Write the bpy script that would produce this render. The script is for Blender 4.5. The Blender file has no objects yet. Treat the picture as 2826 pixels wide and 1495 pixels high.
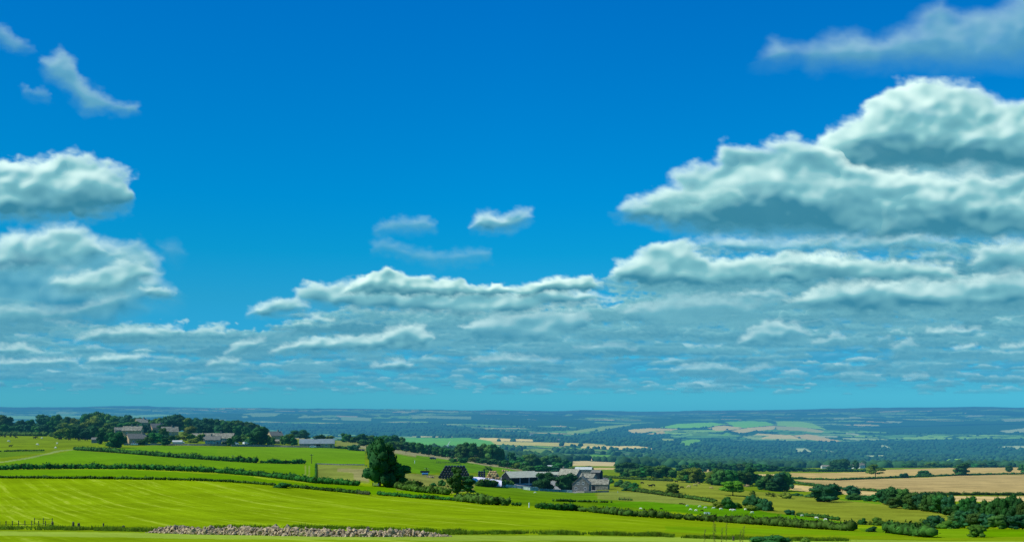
import bpy, bmesh, math, random
import numpy as np
from mathutils import Vector, Matrix
random.seed(7); rng = np.random.default_rng(11)
sc = bpy.context.scene
COL = sc.collection
F, CX, HY = 1098.0, 512.0, 409.0          # focal length in pixels, image centre, eye-level row
PI = math.pi

# ------------------------------------------------------------------ helpers
def zc(z, x, y):
    """measurement sheets of the photograph -> pixel of a 1024 px wide picture"""
    if z == 0: return x/2.5156, y/2.5156
    x0 = {1: 0, 2: 600, 3: 1150, 4: 1650, 5: 2126}[z]/2.7598
    return x0 + x*0.10503, 398.6 + y*0.10503

def vnoise(x, y, seed=0):
    x = np.asarray(x, float); y = np.asarray(y, float)
    xi = np.floor(x).astype(np.int64); yi = np.floor(y).astype(np.int64)
    fx = x-xi; fy = y-yi
    fx = fx*fx*fx*(fx*(fx*6-15)+10); fy = fy*fy*fy*(fy*(fy*6-15)+10)
    def h(a, b):
        n = (a*374761393 + b*668265263 + seed*974634777) & 0x7fffffff
        n = ((n ^ (n >> 13))*1274126177) & 0x7fffffff
        n = n ^ (n >> 16)
        t = (n & 0xffff)/65535.0*2*PI
        return np.cos(t), np.sin(t)
    def g(a, b, dx, dy):
        c, s = h(a, b); return c*dx+s*dy
    X0 = x-xi; Y0 = y-yi
    a = g(xi, yi, X0, Y0); b = g(xi+1, yi, X0-1, Y0)
    c = g(xi, yi+1, X0, Y0-1); d = g(xi+1, yi+1, X0-1, Y0-1)
    return 1.5*((a*(1-fx)+b*fx)*(1-fy)+(c*(1-fx)+d*fx)*fy)

def fbm(x, y, o=4, seed=0, gain=.5):
    s = 0; a = 1; t = 0
    for i in range(o):
        s = s + a*vnoise(x*2**i+17*i, y*2**i-9*i, seed+i); t += a; a *= gain
    return s/t

def smooth(a, b, x):
    t = np.clip((x-a)/(b-a), 0, 1); return t*t*(3-2*t)

def new_obj(name, me, parent=None):
    o = bpy.data.objects.new(name, me); COL.objects.link(o)
    if parent: o.parent = parent
    return o

def tag(o, label=None, cat=None, group=None, kind=None):
    if label: o['label'] = label
    if cat: o['category'] = cat
    if group: o['group'] = group
    if kind: o['kind'] = kind
    return o

def thing(name, label, cat, loc=(0, 0, 0), rz=0, group=None):
    o = new_obj(name, None); o.location = loc; o.rotation_euler = (0, 0, rz)
    o.empty_display_size = .5
    return tag(o, label, cat, group)

class MB:
    """collects vertices and faces of one mesh"""
    def __init__(s): s.v = []; s.f = []; s.n = 0
    def add(s, v, f):
        v = np.asarray(v, float); s.v.append(v)
        s.f += [tuple(int(i)+s.n for i in q) for q in f]; s.n += len(v)
    def box(s, x0, y0, z0, x1, y1, z1):
        s.add([(x0,y0,z0),(x1,y0,z0),(x1,y1,z0),(x0,y1,z0),(x0,y0,z1),(x1,y0,z1),(x1,y1,z1),(x0,y1,z1)],
              [(3,2,1,0),(4,5,6,7),(0,1,5,4),(1,2,6,5),(2,3,7,6),(3,0,4,7)])
    def tube(s, pts, rad, k=6):
        pts = [Vector(p) for p in pts]
        if not hasattr(rad, '__len__'): rad = [rad]*len(pts)
        V = []; n = len(pts)
        for i, p in enumerate(pts):
            d = (pts[min(i+1, n-1)]-pts[max(i-1, 0)]).normalized()
            a = d.cross(Vector((0, 0, 1)) if abs(d.z) < .9 else Vector((1, 0, 0))).normalized(); b = d.cross(a)
            for j in range(k):
                t = 2*PI*j/k; V.append(p+(a*math.cos(t)+b*math.sin(t))*rad[i])
        Fc = [(i*k+j, i*k+(j+1) % k, (i+1)*k+(j+1) % k, (i+1)*k+j) for i in range(n-1) for j in range(k)]
        Fc += [tuple(range(k))[::-1], tuple((n-1)*k+j for j in range(k))]
        s.add([tuple(q) for q in V], Fc)
    def build(s, name, mat, parent=None, smooth_=False):
        me = s.mesh(name, mat, smooth_)
        return new_obj(name, me, parent)
    def mesh(s, name, mat, smooth_=False):
        me = bpy.data.meshes.new(name)
        me.from_pydata(np.concatenate(s.v).tolist(), [], s.f)
        me.materials.append(mat)
        if smooth_: me.polygons.foreach_set('use_smooth', [True]*len(me.polygons))
        me.update(); return me

def ico(sub):
    bm = bmesh.new(); bmesh.ops.create_icosphere(bm, subdivisions=sub, radius=1)
    v = np.array([q.co[:] for q in bm.verts]); f = [tuple(w.index for w in q.verts) for q in bm.faces]
    bm.free(); return v, f
ICO1, ICO2, ICO3 = ico(1), ico(2), ico(3)

# ------------------------------------------------------------------ materials
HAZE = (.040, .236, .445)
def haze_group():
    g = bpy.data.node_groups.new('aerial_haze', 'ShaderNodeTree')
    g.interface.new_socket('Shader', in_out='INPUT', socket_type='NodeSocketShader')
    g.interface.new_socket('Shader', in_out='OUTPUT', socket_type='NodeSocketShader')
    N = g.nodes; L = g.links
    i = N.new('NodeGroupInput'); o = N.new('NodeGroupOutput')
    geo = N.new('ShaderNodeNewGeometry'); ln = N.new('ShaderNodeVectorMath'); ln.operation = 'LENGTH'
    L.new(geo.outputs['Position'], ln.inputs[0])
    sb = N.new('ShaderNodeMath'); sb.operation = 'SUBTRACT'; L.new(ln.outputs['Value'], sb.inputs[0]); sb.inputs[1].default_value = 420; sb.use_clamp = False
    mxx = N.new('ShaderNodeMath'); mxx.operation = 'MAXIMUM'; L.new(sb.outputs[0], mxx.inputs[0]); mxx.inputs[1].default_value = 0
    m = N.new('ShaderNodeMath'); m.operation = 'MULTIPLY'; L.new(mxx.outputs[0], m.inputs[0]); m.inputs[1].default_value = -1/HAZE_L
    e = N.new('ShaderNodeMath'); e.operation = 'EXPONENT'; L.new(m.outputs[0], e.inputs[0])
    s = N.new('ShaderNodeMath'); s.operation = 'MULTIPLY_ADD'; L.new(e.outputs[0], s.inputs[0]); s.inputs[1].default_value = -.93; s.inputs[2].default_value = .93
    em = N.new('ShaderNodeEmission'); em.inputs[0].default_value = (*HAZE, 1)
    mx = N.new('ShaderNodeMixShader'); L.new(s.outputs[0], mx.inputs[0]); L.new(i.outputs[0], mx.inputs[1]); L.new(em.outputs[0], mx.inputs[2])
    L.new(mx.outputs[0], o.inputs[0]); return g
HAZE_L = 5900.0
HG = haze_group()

def mat(name, col, rough=.9, noise=.25, scale=1.5, col2=None, rnd=0., trans=0., spec=.1, detail=4., stretch=None, bump=0.):
    m = bpy.data.materials.new(name); m.use_nodes = True
    nt = m.node_tree; N = nt.nodes; L = nt.links
    b = N['Principled BSDF']; out = N['Material Output']
    b.inputs['Roughness'].default_value = rough; b.inputs['Specular IOR Level'].default_value = spec
    geo = N.new('ShaderNodeTexCoord')
    src = geo.outputs['Object']
    if stretch:
        mp = N.new('ShaderNodeMapping'); mp.inputs['Scale'].default_value = stretch; L.new(src, mp.inputs[0]); src = mp.outputs[0]
    nz = N.new('ShaderNodeTexNoise'); nz.inputs['Scale'].default_value = scale; nz.inputs['Detail'].default_value = detail
    L.new(src, nz.inputs['Vector'])
    rp = N.new('ShaderNodeValToRGB'); L.new(nz.outputs['Fac'], rp.inputs[0])
    c2 = col2 or tuple(c*(1-noise*1.6) for c in col)
    rp.color_ramp.elements[0].position = .32; rp.color_ramp.elements[1].position = .68
    rp.color_ramp.elements[0].color = (*c2, 1); rp.color_ramp.elements[1].color = (*(col if col2 else tuple(c*(1+noise*.6) for c in col)), 1)
    last = rp.outputs[0]
    if rnd:
        oi = N.new('ShaderNodeObjectInfo'); hs = N.new('ShaderNodeHueSaturation')
        mr = N.new('ShaderNodeMapRange'); mr.inputs[3].default_value = 1-rnd; mr.inputs[4].default_value = 1+rnd*1.2
        L.new(oi.outputs['Random'], mr.inputs[0]); L.new(mr.outputs[0], hs.inputs['Value'])
        mr2 = N.new('ShaderNodeMapRange'); mr2.inputs[3].default_value = .5-.035*(rnd > .1); mr2.inputs[4].default_value = .5+.03*(rnd > .1)
        ml = N.new('ShaderNodeMath'); ml.operation = 'MULTIPLY'; ml.inputs[1].default_value = 7.31; fr = N.new('ShaderNodeMath'); fr.operation = 'FRACT'
        L.new(oi.outputs['Random'], ml.inputs[0]); L.new(ml.outputs[0], fr.inputs[0]); L.new(fr.outputs[0], mr2.inputs[0]); L.new(mr2.outputs[0], hs.inputs['Hue'])
        L.new(last, hs.inputs['Color']); last = hs.outputs[0]
    L.new(last, b.inputs['Base Color'])
    if bump:
        bp = N.new('ShaderNodeBump'); bp.inputs['Strength'].default_value = bump; L.new(nz.outputs['Fac'], bp.inputs['Height']); L.new(bp.outputs[0], b.inputs['Normal'])
    sh = b.outputs[0]
    if trans:
        tr = N.new('ShaderNodeBsdfTranslucent'); L.new(last, tr.inputs[0]); mx = N.new('ShaderNodeMixShader'); mx.inputs[0].default_value = trans
        L.new(sh, mx.inputs[1]); L.new(tr.outputs[0], mx.inputs[2]); sh = mx.outputs[0]
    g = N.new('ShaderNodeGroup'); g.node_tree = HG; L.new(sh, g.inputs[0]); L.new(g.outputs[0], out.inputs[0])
    return m

M = dict(
    leaf=mat('leaf', (.072, .235, .045), noise=.5, scale=.35, rnd=.35, trans=.25),
    leaf_olive=mat('leaf_olive', (.16, .28, .03), noise=.4, scale=.4, rnd=.25, trans=.25),
    leaf_dark=mat('leaf_dark', (.036, .150, .045), noise=.4, scale=.35, rnd=.25, trans=.2),
    leaf_bright=mat('leaf_bright', (.13, .36, .02), noise=.35, scale=.5, trans=.25),
    hedge=mat('hedge_leaf', (.050, .150, .020), noise=.55, scale=.6, rnd=.2, trans=.15),
    hedge_olive=mat('hedge_leaf_olive', (.075, .16, .018), noise=.5, scale=.6, rnd=.2, trans=.15),
    bark=mat('bark', (.05, .045, .035), noise=.4, scale=3),
    pinkish=mat('dead_foliage', (.28, .2, .15), noise=.4, scale=1),
    stone=mat('sandstone_wall', (.55, .40, .22), noise=.35, scale=2.5),
    stone_grey=mat('grey_stone_wall', (.27, .27, .22), noise=.4, scale=2.5),
    stone_dark=mat('dark_stone_wall', (.24, .24, .20), noise=.4, scale=2.5),  # one even dark stone colour for all sides
    render_w=mat('white_render', (.62, .64, .58), noise=.1),
    slate=mat('slate_roof', (.20, .20, .17), noise=.25, scale=1.2, stretch=(1, 1, 4)),
    slate_l=mat('pale_slate_roof', (.29, .28, .21), noise=.4, scale=.8, stretch=(1, 1, 3)),
    slate_tan=mat('stone_flag_roof', (.34, .33, .24), noise=.25, scale=1.0),
    metal=mat('metal_roof', (.20, .26, .27), noise=.12, scale=.5, rough=.6, spec=.3),
    metal_w=mat('pale_sheet_roof', (.55, .58, .52), noise=.12, scale=.4, rough=.6, spec=.3),
    cement=mat('fibre_cement_roof', (.42, .44, .34), noise=.2, scale=.6, stretch=(1, 6, 1)),
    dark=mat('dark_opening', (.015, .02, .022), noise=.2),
    glass=mat('window_glass', (.03, .05, .06), rough=.15, noise=.1, spec=.5),
    white=mat('white_paint', (.75, .78, .74), noise=.05),
    pale=mat('pale_panel', (.45, .55, .50), noise=.25, scale=.8),
    bluegrey=mat('blue_grey_panel', (.16, .30, .34), noise=.25, scale=.8),
    sheet=mat('white_silage_sheet', (.86, .80, .88), noise=.08, scale=.5, rough=.5, spec=.3),
    wrap=mat('black_bale_wrap', (.010, .020, .028), noise=.3, scale=2, rough=.4, spec=.35, rnd=.2),
    straw=mat('straw', (.55, .40, .17), noise=.35, scale=4, rnd=.15),
    wood=mat('weathered_wood', (.15, .14, .085), noise=.4, scale=3),
    rock=mat('rubble_stone', (.60, .46, .27), noise=.55, scale=2.6, col2=(.15, .12, .085), bump=.5),
    earth=mat('dry_earth', (.30, .24, .12), noise=.4, scale=.7),
    blackhair=mat('black_hide', (.012, .012, .012), noise=.3),
    whitehair=mat('white_hide', (.72, .70, .60), noise=.15),
    wool=mat('sheep_wool', (.80, .78, .66), noise=.12, scale=6),
    car_dark=mat('dark_car_paint', (.012, .02, .03), rough=.25, spec=.6, noise=.05),
    car_white=mat('white_car_paint', (.8, .8, .8), rough=.25, spec=.6, noise=.03),
    blue=mat('blue_plastic', (.06, .22, .42), noise=.1, rough=.5),
    rubber=mat('black_rubber', (.01, .01, .01), noise=.2),
    grass=mat('rough_grass', (.24, .36, .02), noise=.45, scale=1.2, trans=.2),
    seed=mat('grass_seedhead', (.20, .17, .05), noise=.3, scale=6),
)

# ------------------------------------------------------------------ world, sun, camera
SUN_EL, SUN_AZ = math.radians(47), math.radians(-99)       # azimuth from the view direction, negative = left
w = bpy.data.worlds.new('World'); sc.world = w; w.use_nodes = True
N = w.node_tree.nodes; L = w.node_tree.links; bg = N['Background']
sky = N.new('ShaderNodeTexSky'); sky.sky_type = 'NISHITA'; sky.sun_disc = False
sky.sun_elevation = SUN_EL; sky.sun_rotation = SUN_AZ
tc = N.new('ShaderNodeTexCoord'); sp = N.new('ShaderNodeSeparateXYZ'); L.new(tc.outputs['Generated'], sp.inputs[0])
def ramp(pos, key):
    r = N.new('ShaderNodeValToRGB'); L.new(sp.outputs['Z'], r.inputs[0]); e = r.color_ramp.elements
    for k, (p, c) in enumerate(pos):
        q = e[k] if k < 2 else e.new(p)
        q.position = p; q.color = (c[0]/4, c[1]/4, c[2]/4, 1)
    return r
rp = ramp([(0., (.26, 1.60, 2.80)), (1., (.12, .80, 1.35)), (.022, (.165, 1.08, 1.95)), (.06, (.08, .86, 1.60)), (.099, (.060, .82, 1.34)), (.14, (.012, .82, 1.33)), (.187, (.0, .80, 1.40)), (.346, (.0, .72, 1.50))], 0)
mul = N.new('ShaderNodeVectorMath'); mul.operation = 'MULTIPLY'; L.new(sky.outputs[0], mul.inputs[0]); L.new(rp.outputs[0], mul.inputs[1])
mrx = N.new('ShaderNodeMapRange'); mrx.inputs[1].default_value = -.45; mrx.inputs[2].default_value = .0; mrx.inputs[3].default_value = .82; mrx.inputs[4].default_value = .98
L.new(sp.outputs['X'], mrx.inputs[0]); mu2 = N.new('ShaderNodeVectorMath'); mu2.operation = 'SCALE'; L.new(mul.outputs[0], mu2.inputs[0]); L.new(mrx.outputs[0], mu2.inputs['Scale'])
L.new(mu2.outputs[0], bg.inputs[0]); bg.inputs[1].default_value = 0.1*4

sun = bpy.data.lights.new('sun', 'SUN'); sun.energy = 4.4; sun.angle = math.radians(.5); sun.color = (1, .95, .84)
so = bpy.data.objects.new('sun', sun); COL.objects.link(so)
Ld = Vector((math.cos(SUN_EL)*math.sin(SUN_AZ), math.cos(SUN_EL)*math.cos(SUN_AZ), math.sin(SUN_EL)))
so.rotation_euler = Ld.to_track_quat('Z', 'Y').to_euler()
so.location = (-200, 0, 300)
cam = bpy.data.cameras.new('camera'); co = bpy.data.objects.new('camera', cam); COL.objects.link(co); sc.camera = co
co.rotation_euler = (PI/2, 0, 0); cam.sensor_width = 36; cam.lens = 36*F/1024; cam.shift_y = (HY-270.5)/1024
cam.clip_start = .5; cam.clip_end = 200000
sc.view_settings.view_transform = 'Standard'; sc.view_settings.look = 'None'; sc.view_settings.exposure = 0
sc.cycles.use_denoising = True; sc.cycles.max_bounces = 4; sc.cycles.transparent_max_bounces = 24

# ------------------------------------------------------------------ terrain
DK = np.array([20,60,100,150,200,260,330,400,480,560,650,750,850,1000,1300,1700,2500,3500,5000,6500,8000,10000,14000,20000,30000], float)
XK = np.array([-200,0,130,200,260,330,380,440,500,560,640,720,800,900,1024,1250], float)
YT = {
 0: [620,560,541,529,516,503,490,477,468.5,456,446,438.5,435,432.5,440,468,480,462,440,428,420,415,409,406.8,415],
 130: [620,560,541,529,516,503,490,477,468.5,454,446.5,439.5,433.5,430,436,468,478,460,440,428,420,414,408,406.3,415],
 200: [620,560,541,529,516,504,491,479,471,458,447,440,434.5,430.5,437,465,470,456,438,427,419,413.5,409,406.8,415],
 260: [620,560,541,529,517,505,494,483,473,461,449,443,439,436,438,458,462,450,436,427,420,414.5,410,407.5,415],
 330: [620,560,541,529,517,506,497,487.5,476,464,451.5,444,441.5,438.5,442,455,456,446,435,428,421,415,410.5,408.3,415],
 380: [620,560,541,529,517.5,508,499,489,475,463.7,454.5,448,445.5,443,444,453,452,443,434.5,428,421,415.5,411,409.2,416],
 440: [621,561,541.5,529.5,518.5,509.5,500.5,492,482,472,463.5,457.5,454.5,453,453,453,445,439,433.5,427,420,415,411.2,410,417],
 500: [622,562,542,530,519.5,510.5,502,495.5,489.5,484.5,479.5,466,463,463,461,456,449,441,434,428,421,415.5,411.5,410.5,417],
 560: [624,563,543,531,521,513,507,501,496,492,488.5,474,471,469,465,460,452,444,436,429,422.5,417,413,411,417],
 640: [626,565,544,533,524,517.5,513.5,506,497.5,490,480.8,475,472.5,470,466,463,457,449.5,440,432,425,419,414.5,412.4,418],
 720: [628,567,546,536,529,523.5,517,507,496,488,482,475.5,473.5,471.5,469,467,462,454,443,433,424,418,413,409.8,416],
 800: [630,569,548,538.5,532,526.5,517.5,508.5,500.5,493,484.5,479,475,471,467,467.5,464,457,446,436,427,420,413,408.5,415],
 900: [631,570,549,539.5,533,526,518,509.5,500,493,487,480.5,476.5,472,466.8,467.5,465,458,447,437,428,420,412,407.6,414],
 1024:[632,571,550,540,533,526.5,519,511,502,494.7,487,480,476,472,466.5,467.5,465,458,447,437,428,420,411,406.5,413]}
YT[-200] = YT[0]; YT[1250] = YT[1024]
YG = np.array([YT[int(x)] for x in XK])
NX, ND = 725, 560
xf = np.linspace(-200, 1250, NX); lf = np.linspace(math.log(20), math.log(30000), ND)
tmp = np.array([np.interp(lf, np.log(DK), r) for r in YG])
TF = np.array([np.interp(xf, XK, tmp[:, j]) for j in range(ND)]).T      # [x, D]
def blur1(a, k, ax):
    ker = np.hanning(k+2)[1:-1]; ker /= ker.sum()
    p = [(0, 0), (0, 0)]; p[ax] = (k//2, k//2)
    return np.apply_along_axis(lambda r: np.convolve(r, ker, 'valid'), ax, np.pad(a, p, mode='edge'))
TF = blur1(blur1(TF, 41, 0), 11, 1)
# rolling relief in world units, fading in with distance
Xg = (xf[:, None]-CX)/F*np.exp(lf)[None]; Dg = np.repeat(np.exp(lf)[None], NX, 0)
rel = fbm(Xg/900, Dg/900, 4, 5)*18*smooth(1500, 4000, Dg) + fbm(Xg/60, Dg/60, 3, 9)*.5*smooth(80, 300, Dg)
rel += fbm(Xg/2600, Dg/2600, 3, 15)*45*smooth(5000, 12000, Dg)*(1-.8*smooth(17000, 21000, Dg))
rel += (fbm(Xg/1500+3, Dg/1500, 4, 19)*34+np.clip(fbm(Xg/260, Dg/900, 2, 29), .1, 1)*14)*smooth(9000, 15000, Dg)
TF = TF - rel*F/Dg
def terr_y(x, D):
    fx = np.clip((np.asarray(x, float)+200)/1450*(NX-1), 0, NX-1.001); fd = np.clip((np.log(np.maximum(D, 20.))-lf[0])/(lf[-1]-lf[0])*(ND-1), 0, ND-1.001)
    i = fx.astype(int); j = fd.astype(int); a = fx-i; b = fd-j
    return (TF[i, j]*(1-a)+TF[i+1, j]*a)*(1-b)+(TF[i, j+1]*(1-a)+TF[i+1, j+1]*a)*b
def terr_z(X, D):
    return -(terr_y(CX+F*X/D, D)-HY)/F*D
def at(x, y=None, D=None):
    """point of the ground seen at pixel column x, either on row y (first hit) or at depth D"""
    if D is None:
        c = terr_y(np.full(ND, x), np.exp(lf)); k = np.argmax(c <= y)
        if k == 0: k = 1
        t = (c[k-1]-y)/max(1e-6, c[k-1]-c[k]); D = math.exp(lf[k-1]+(lf[k]-lf[k-1])*min(1, max(0, t)))
    X = (x-CX)/F*D
    return Vector((X, D, float(terr_z(X, D))))
def az(z, x, y=None, D=None):
    px, py = zc(z, x, y if y is not None else 0)
    return at(px, py if D is None else None, D)

xs = np.concatenate([np.linspace(-700, -16, 60), np.arange(-12, 1037, 1.25), np.linspace(1040, 1700, 60)])
ds = [20.]
while ds[-1] < 30000:
    ds.append(ds[-1]*(1.0075 if 250 < ds[-1] < 20000 else 1.012))
ds = np.array(ds)
PXg, PDg = np.meshgrid(xs, ds, indexing='ij')
PYg = terr_y(PXg, PDg)
WX = (PXg-CX)/F*PDg; WZ = -(PYg-HY)/F*PDg
V = np.stack([WX, PDg, WZ], -1).reshape(-1, 3)
nx, nd = PXg.shape
ii, jj = np.meshgrid(np.arange(nx-1), np.arange(nd-1), indexing='ij')
a = (ii*nd+jj).ravel()
Q = np.stack([a, a+nd, a+nd+1, a+1], -1)
def grid_mesh(name, V, Q, smooth_=True):
    me = bpy.data.meshes.new(name)
    me.vertices.add(len(V)); me.vertices.foreach_set('co', np.ascontiguousarray(V, dtype=np.float32).ravel())
    me.loops.add(Q.size); me.loops.foreach_set('vertex_index', np.ascontiguousarray(Q, dtype=np.int32).ravel())
    me.polygons.add(len(Q)); me.polygons.foreach_set('loop_start', np.arange(0, Q.size, 4, dtype=np.int32))
    me.polygons.foreach_set('loop_total', np.full(len(Q), 4, dtype=np.int32))
    me.polygons.foreach_set('use_smooth', np.full(len(Q), smooth_))
    me.update(calc_edges=True); me.validate(); return me
def set_attr(me, name, arr):
    at_ = me.attributes.new(name, 'FLOAT_COLOR', 'POINT'); at_.data.foreach_set('color', np.ascontiguousarray(arr, dtype=np.float32).ravel())

# field colours: linear albedo; parameters = (mowing stripes, mottling, woodland texture)
MOWN = (.225, .385, .006); LUSH = (.135, .325, .002); PAST = (.17, .29, .005); MEAD = (.26, .285, .018); ROUGH = (.17, .235, .02)
TAN = (.52, .385, .14); STRAW = (.60, .46, .20); DRY = (.33, .29, .07); WOOD = (.026, .092, .030); FARG = (.11, .23, .04); BRIGHTG = (.14, .34, .03)
VX = WX; VD = PDg
C = np.zeros((nx, nd, 3)); P = np.zeros((nx, nd, 3))
C[:] = MOWN; P[..., 0] = 1; P[..., 1] = .75
def setc(m, col, par):
    C[m] = col; P[m] = par
# procedural patchwork of fields and woods in the far country
def cells(X, Y, s, seed, sx=1.):
    gx = np.floor(X/(s*sx)).astype(int); gy = np.floor(Y/s).astype(int)
    best = np.full(X.shape, 1e18); cid = np.zeros(X.shape, np.int64); sec = np.full(X.shape, 1e18)
    for dx in (-1, 0, 1):
        for dy in (-1, 0, 1):
            ax, ay = gx+dx, gy+dy
            h = ((ax*73856093) ^ (ay*19349663) ^ (seed*83492791)) & 0x7fffffff
            jx = (h % 1013)/1013.; jy = ((h//1013) % 1009)/1009.
            d = ((ax+jx)*s*sx-X)**2/sx**2+((ay+jy)*s-Y)**2
            m = d < best
            sec = np.where(m, best, np.minimum(sec, d)); best = np.where(m, d, best); cid = np.where(m, h, cid)
    return (cid >> 5) % 1000/1000., np.sqrt(sec)-np.sqrt(best)
far = VD > 1350
wx = VX+120*fbm(VX/500, VD/500, 3, 3); wy = VD+160*fbm(VX/500+7, VD/500, 3, 4)
r1, e1 = cells(wx, wy, 420, 3, 1.3); r2, e2 = cells(wx+999, wy, 230, 8, 1.4)
big = fbm(VX/1800+.6, VD/2600+2.3, 3, 21)
wood = (r1 + big*.9) < .56
field = ~wood
pal = np.array([(.075,.17,.035),(.11,.22,.04),(.055,.14,.04),(.09,.19,.05),(.14,.25,.05),(.06,.12,.05),(.10,.18,.07),(.34,.27,.12),(.16,.22,.09),(.05,.11,.04)])
fc = pal[(r2*9.99).astype(int)]
setc(far, WOOD, (0, .5, 1))
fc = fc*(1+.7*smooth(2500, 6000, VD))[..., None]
m = far & field; C[m] = fc[m]; P[m] = (0, .5, 0)
hd = (e2 < 16) | (e1 < 26)
m = m & hd; C[m] = WOOD; P[m] = (0, .5, .6)
moor = far & (VD > 15500); C[moor] = C[moor]*.35+np.array((.07, .085, .06))*.65
def inpoly(px, py, poly):
    c = np.zeros(px.shape, bool); n = len(poly)
    for i in range(n):
        x0, y0 = poly[i]; x1, y1 = poly[i-1]
        if y0 == y1: continue
        t = (y0 > py) != (y1 > py)
        c ^= t & (px < (x1-x0)*(py-y0)/(y1-y0)+x0)
    return c
WJX = PXg+fbm(VX/25, VD/25, 2, 31)*1.2; WJY = PYg+fbm(VX/25, VD/25, 2, 32)*.35
def field_poly(z, pts, col, par, d0, d1):
    poly = [zc(z, *p) for p in pts]
    X = np.array(poly); m = (VD > d0) & (VD < d1) & (PXg > X[:, 0].min()-3) & (PXg < X[:, 0].max()+3)
    idx = np.nonzero(m)
    k = inpoly(WJX[idx], WJY[idx], poly)
    C[idx[0][k], idx[1][k]] = col; P[idx[0][k], idx[1][k]] = par
G0, G1, G2 = (.1, .5, 0), (0, 1, 0), (.3, .6, 0)
# --- ridge and village ground
setc((VD > 520) & (VD <= 1350), PAST, G1)
setc((VD > 780) & (VD <= 1350) & (PXg < 330), ROUGH, G1)
field_poly(1, [(-3000,330),(0,340),(500,350),(1050,400),(1100,470),(700,475),(200,610),(-3000,640)], PAST, G1, 400, 900)       # cattle field
field_poly(1, [(-600,480),(420,480),(430,505),(0,560),(-600,600)], (.12,.26,.01), G1, 400, 800)
field_poly(1, [(0,612),(700,485),(2420,605),(2420,700),(1500,640),(0,650),(-3000,650),(-3000,640)], LUSH, G0, 380, 700)
field_poly(2, [(0,605),(820,610),(840,745),(1330,815),(1000,790),(0,700)], LUSH, G0, 350, 700)
field_poly(1, [(1050,470),(1500,440),(2415,455),(2415,590),(1500,530),(720,480)], (.13,.33,.004), G0, 450, 760)
field_poly(2, [(0,450),(1100,462),(1400,490),(1400,625),(900,612),(0,590)], (.14,.33,.005), G0, 430, 760)
field_poly(2, [(840,612),(940,615),(940,750),(825,750)], LUSH, G0, 300, 700)
field_poly(2, [(945,625),(1430,635),(1450,760),(1440,800),(945,750)], (.24,.27,.03), G1, 300, 700)
field_poly(2, [(1140,655),(1430,665),(1440,780),(1300,770),(1290,700),(1150,690)], DRY, G1, 300, 700)
field_poly(1, [(-3000,672),(0,672),(1200,668),(2415,735),(2415,800),(1900,770),(0,750),(-3000,745)], LUSH, G0, 330, 600)
field_poly(2, [(0,705),(700,790),(1350,825),(1480,900),(1480,905),(700,835),(0,778)], LUSH, G0, 300, 600)
field_poly(2, [(1350,825),(1700,835),(2000,895),(2300,930),(2290,960),(1530,905),(1450,905)], LUSH, G0, 280, 600)
# wheel tracks and lane
for o_ in (0, 38):
    field_poly(2, [(838+o_,630),(848+o_,630),(838+o_,748),(824+o_,748)], (.27,.33,.04), G1, 300, 700)
field_poly(1, [(-400,640),(0,595),(300,545),(550,487),(700,475),(720,482),(570,497),(310,557),(0,607),(-400,655)], (.27,.33,.06), G1, 400, 800)
field_poly(1, [(1820,287),(2060,290),(2060,313),(1820,308)], TAN, G1, 700, 1350)
field_poly(2, [(600,340),(920,350),(1120,380),(1120,400),(600,370)], TAN, G1, 800, 1350)
field_poly(2, [(1130,390),(1420,400),(1900,490),(2420,570),(2420,640),(1900,560),(1400,490),(1130,460)], (.25,.27,.04), G1, 600, 1100)
field_poly(2, [(1300,425),(1700,480),(2420,600),(2420,625),(1690,510),(1290,450)], (.36,.31,.10), G1, 600, 1100)
# --- ground round the farm
field_poly(2, [(1700,520),(2420,640),(2415,660),(2000,700),(1800,700),(1700,600)], (.12,.31,.006), G1, 450, 1000)
field_poly(3, [(0,520),(500,590),(1000,680),(600,700),(200,700),(0,720)], (.12,.31,.006), G1, 450, 1000)
field_poly(3, [(0,505),(500,575),(1050,680),(1050,690),(500,605),(0,530)], (.36,.31,.10), G1, 600, 1100)
field_poly(3, [(-200,700),(200,720),(300,780),(560,790),(560,870),(300,900),(-200,860)], (.27,.27,.04), G1, 350, 1000)
field_poly(3, [(560,800),(1600,880),(1900,880),(2415,930),(2415,1090),(1500,1040),(980,1010),(640,930),(540,880)], (.13,.285,.008), G1, 330, 800)
field_poly(3, [(560,740),(1830,740),(1830,880),(1500,890),(800,830),(560,800)], (.30,.29,.19), G1, 500, 800)
field_poly(3, [(1700,870),(1950,800),(2415,900),(2415,960),(2000,960),(1700,920)], (.19,.27,.02), G1, 400, 800)
field_poly(4, [(0,870),(400,885),(800,940),(1110,980),(1110,1010),(700,1000),(200,960),(0,950)], (.235,.27,.03), G1, 300, 800)
field_poly(4, [(0,1010),(350,1030),(1100,1110),(1700,1160),(2415,1230),(2415,1100),(1650,1060),(1000,1010),(400,970),(0,990)], (.10,.30,.006), G1, 250, 700)
field_poly(4, [(400,770),(900,780),(1400,870),(2415,960),(2415,1140),(1900,1080),(1650,1060),(1110,1000),(800,930),(420,860)], MEAD, G1, 300, 800)
field_poly(5, [(-100,880),(400,920),(1030,980),(1800,1090),(1800,1130),(1380,1220),(850,1190),(300,1110),(0,1080),(-100,1060)], MEAD, G1, 200, 800)
field_poly(5, [(640,940),(1060,985),(1060,1000),(640,955)], (.13,.31,.01), G1, 300, 800)
field_poly(5, [(-1000,1205),(800,1250),(1450,1225),(2415,1238),(3500,1250),(3500,1500),(-1000,1500)], (.18,.37,.006), (.35,.7,0), 40, 290)
field_poly(5, [(800,1225),(1400,1225),(1500,1300),(900,1260)], (.13,.30,.01), G1, 180, 300)
field_poly(5, [(2000,1240),(3500,1240),(3500,1310),(2050,1310)], LUSH, G1, 100, 300)
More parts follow.
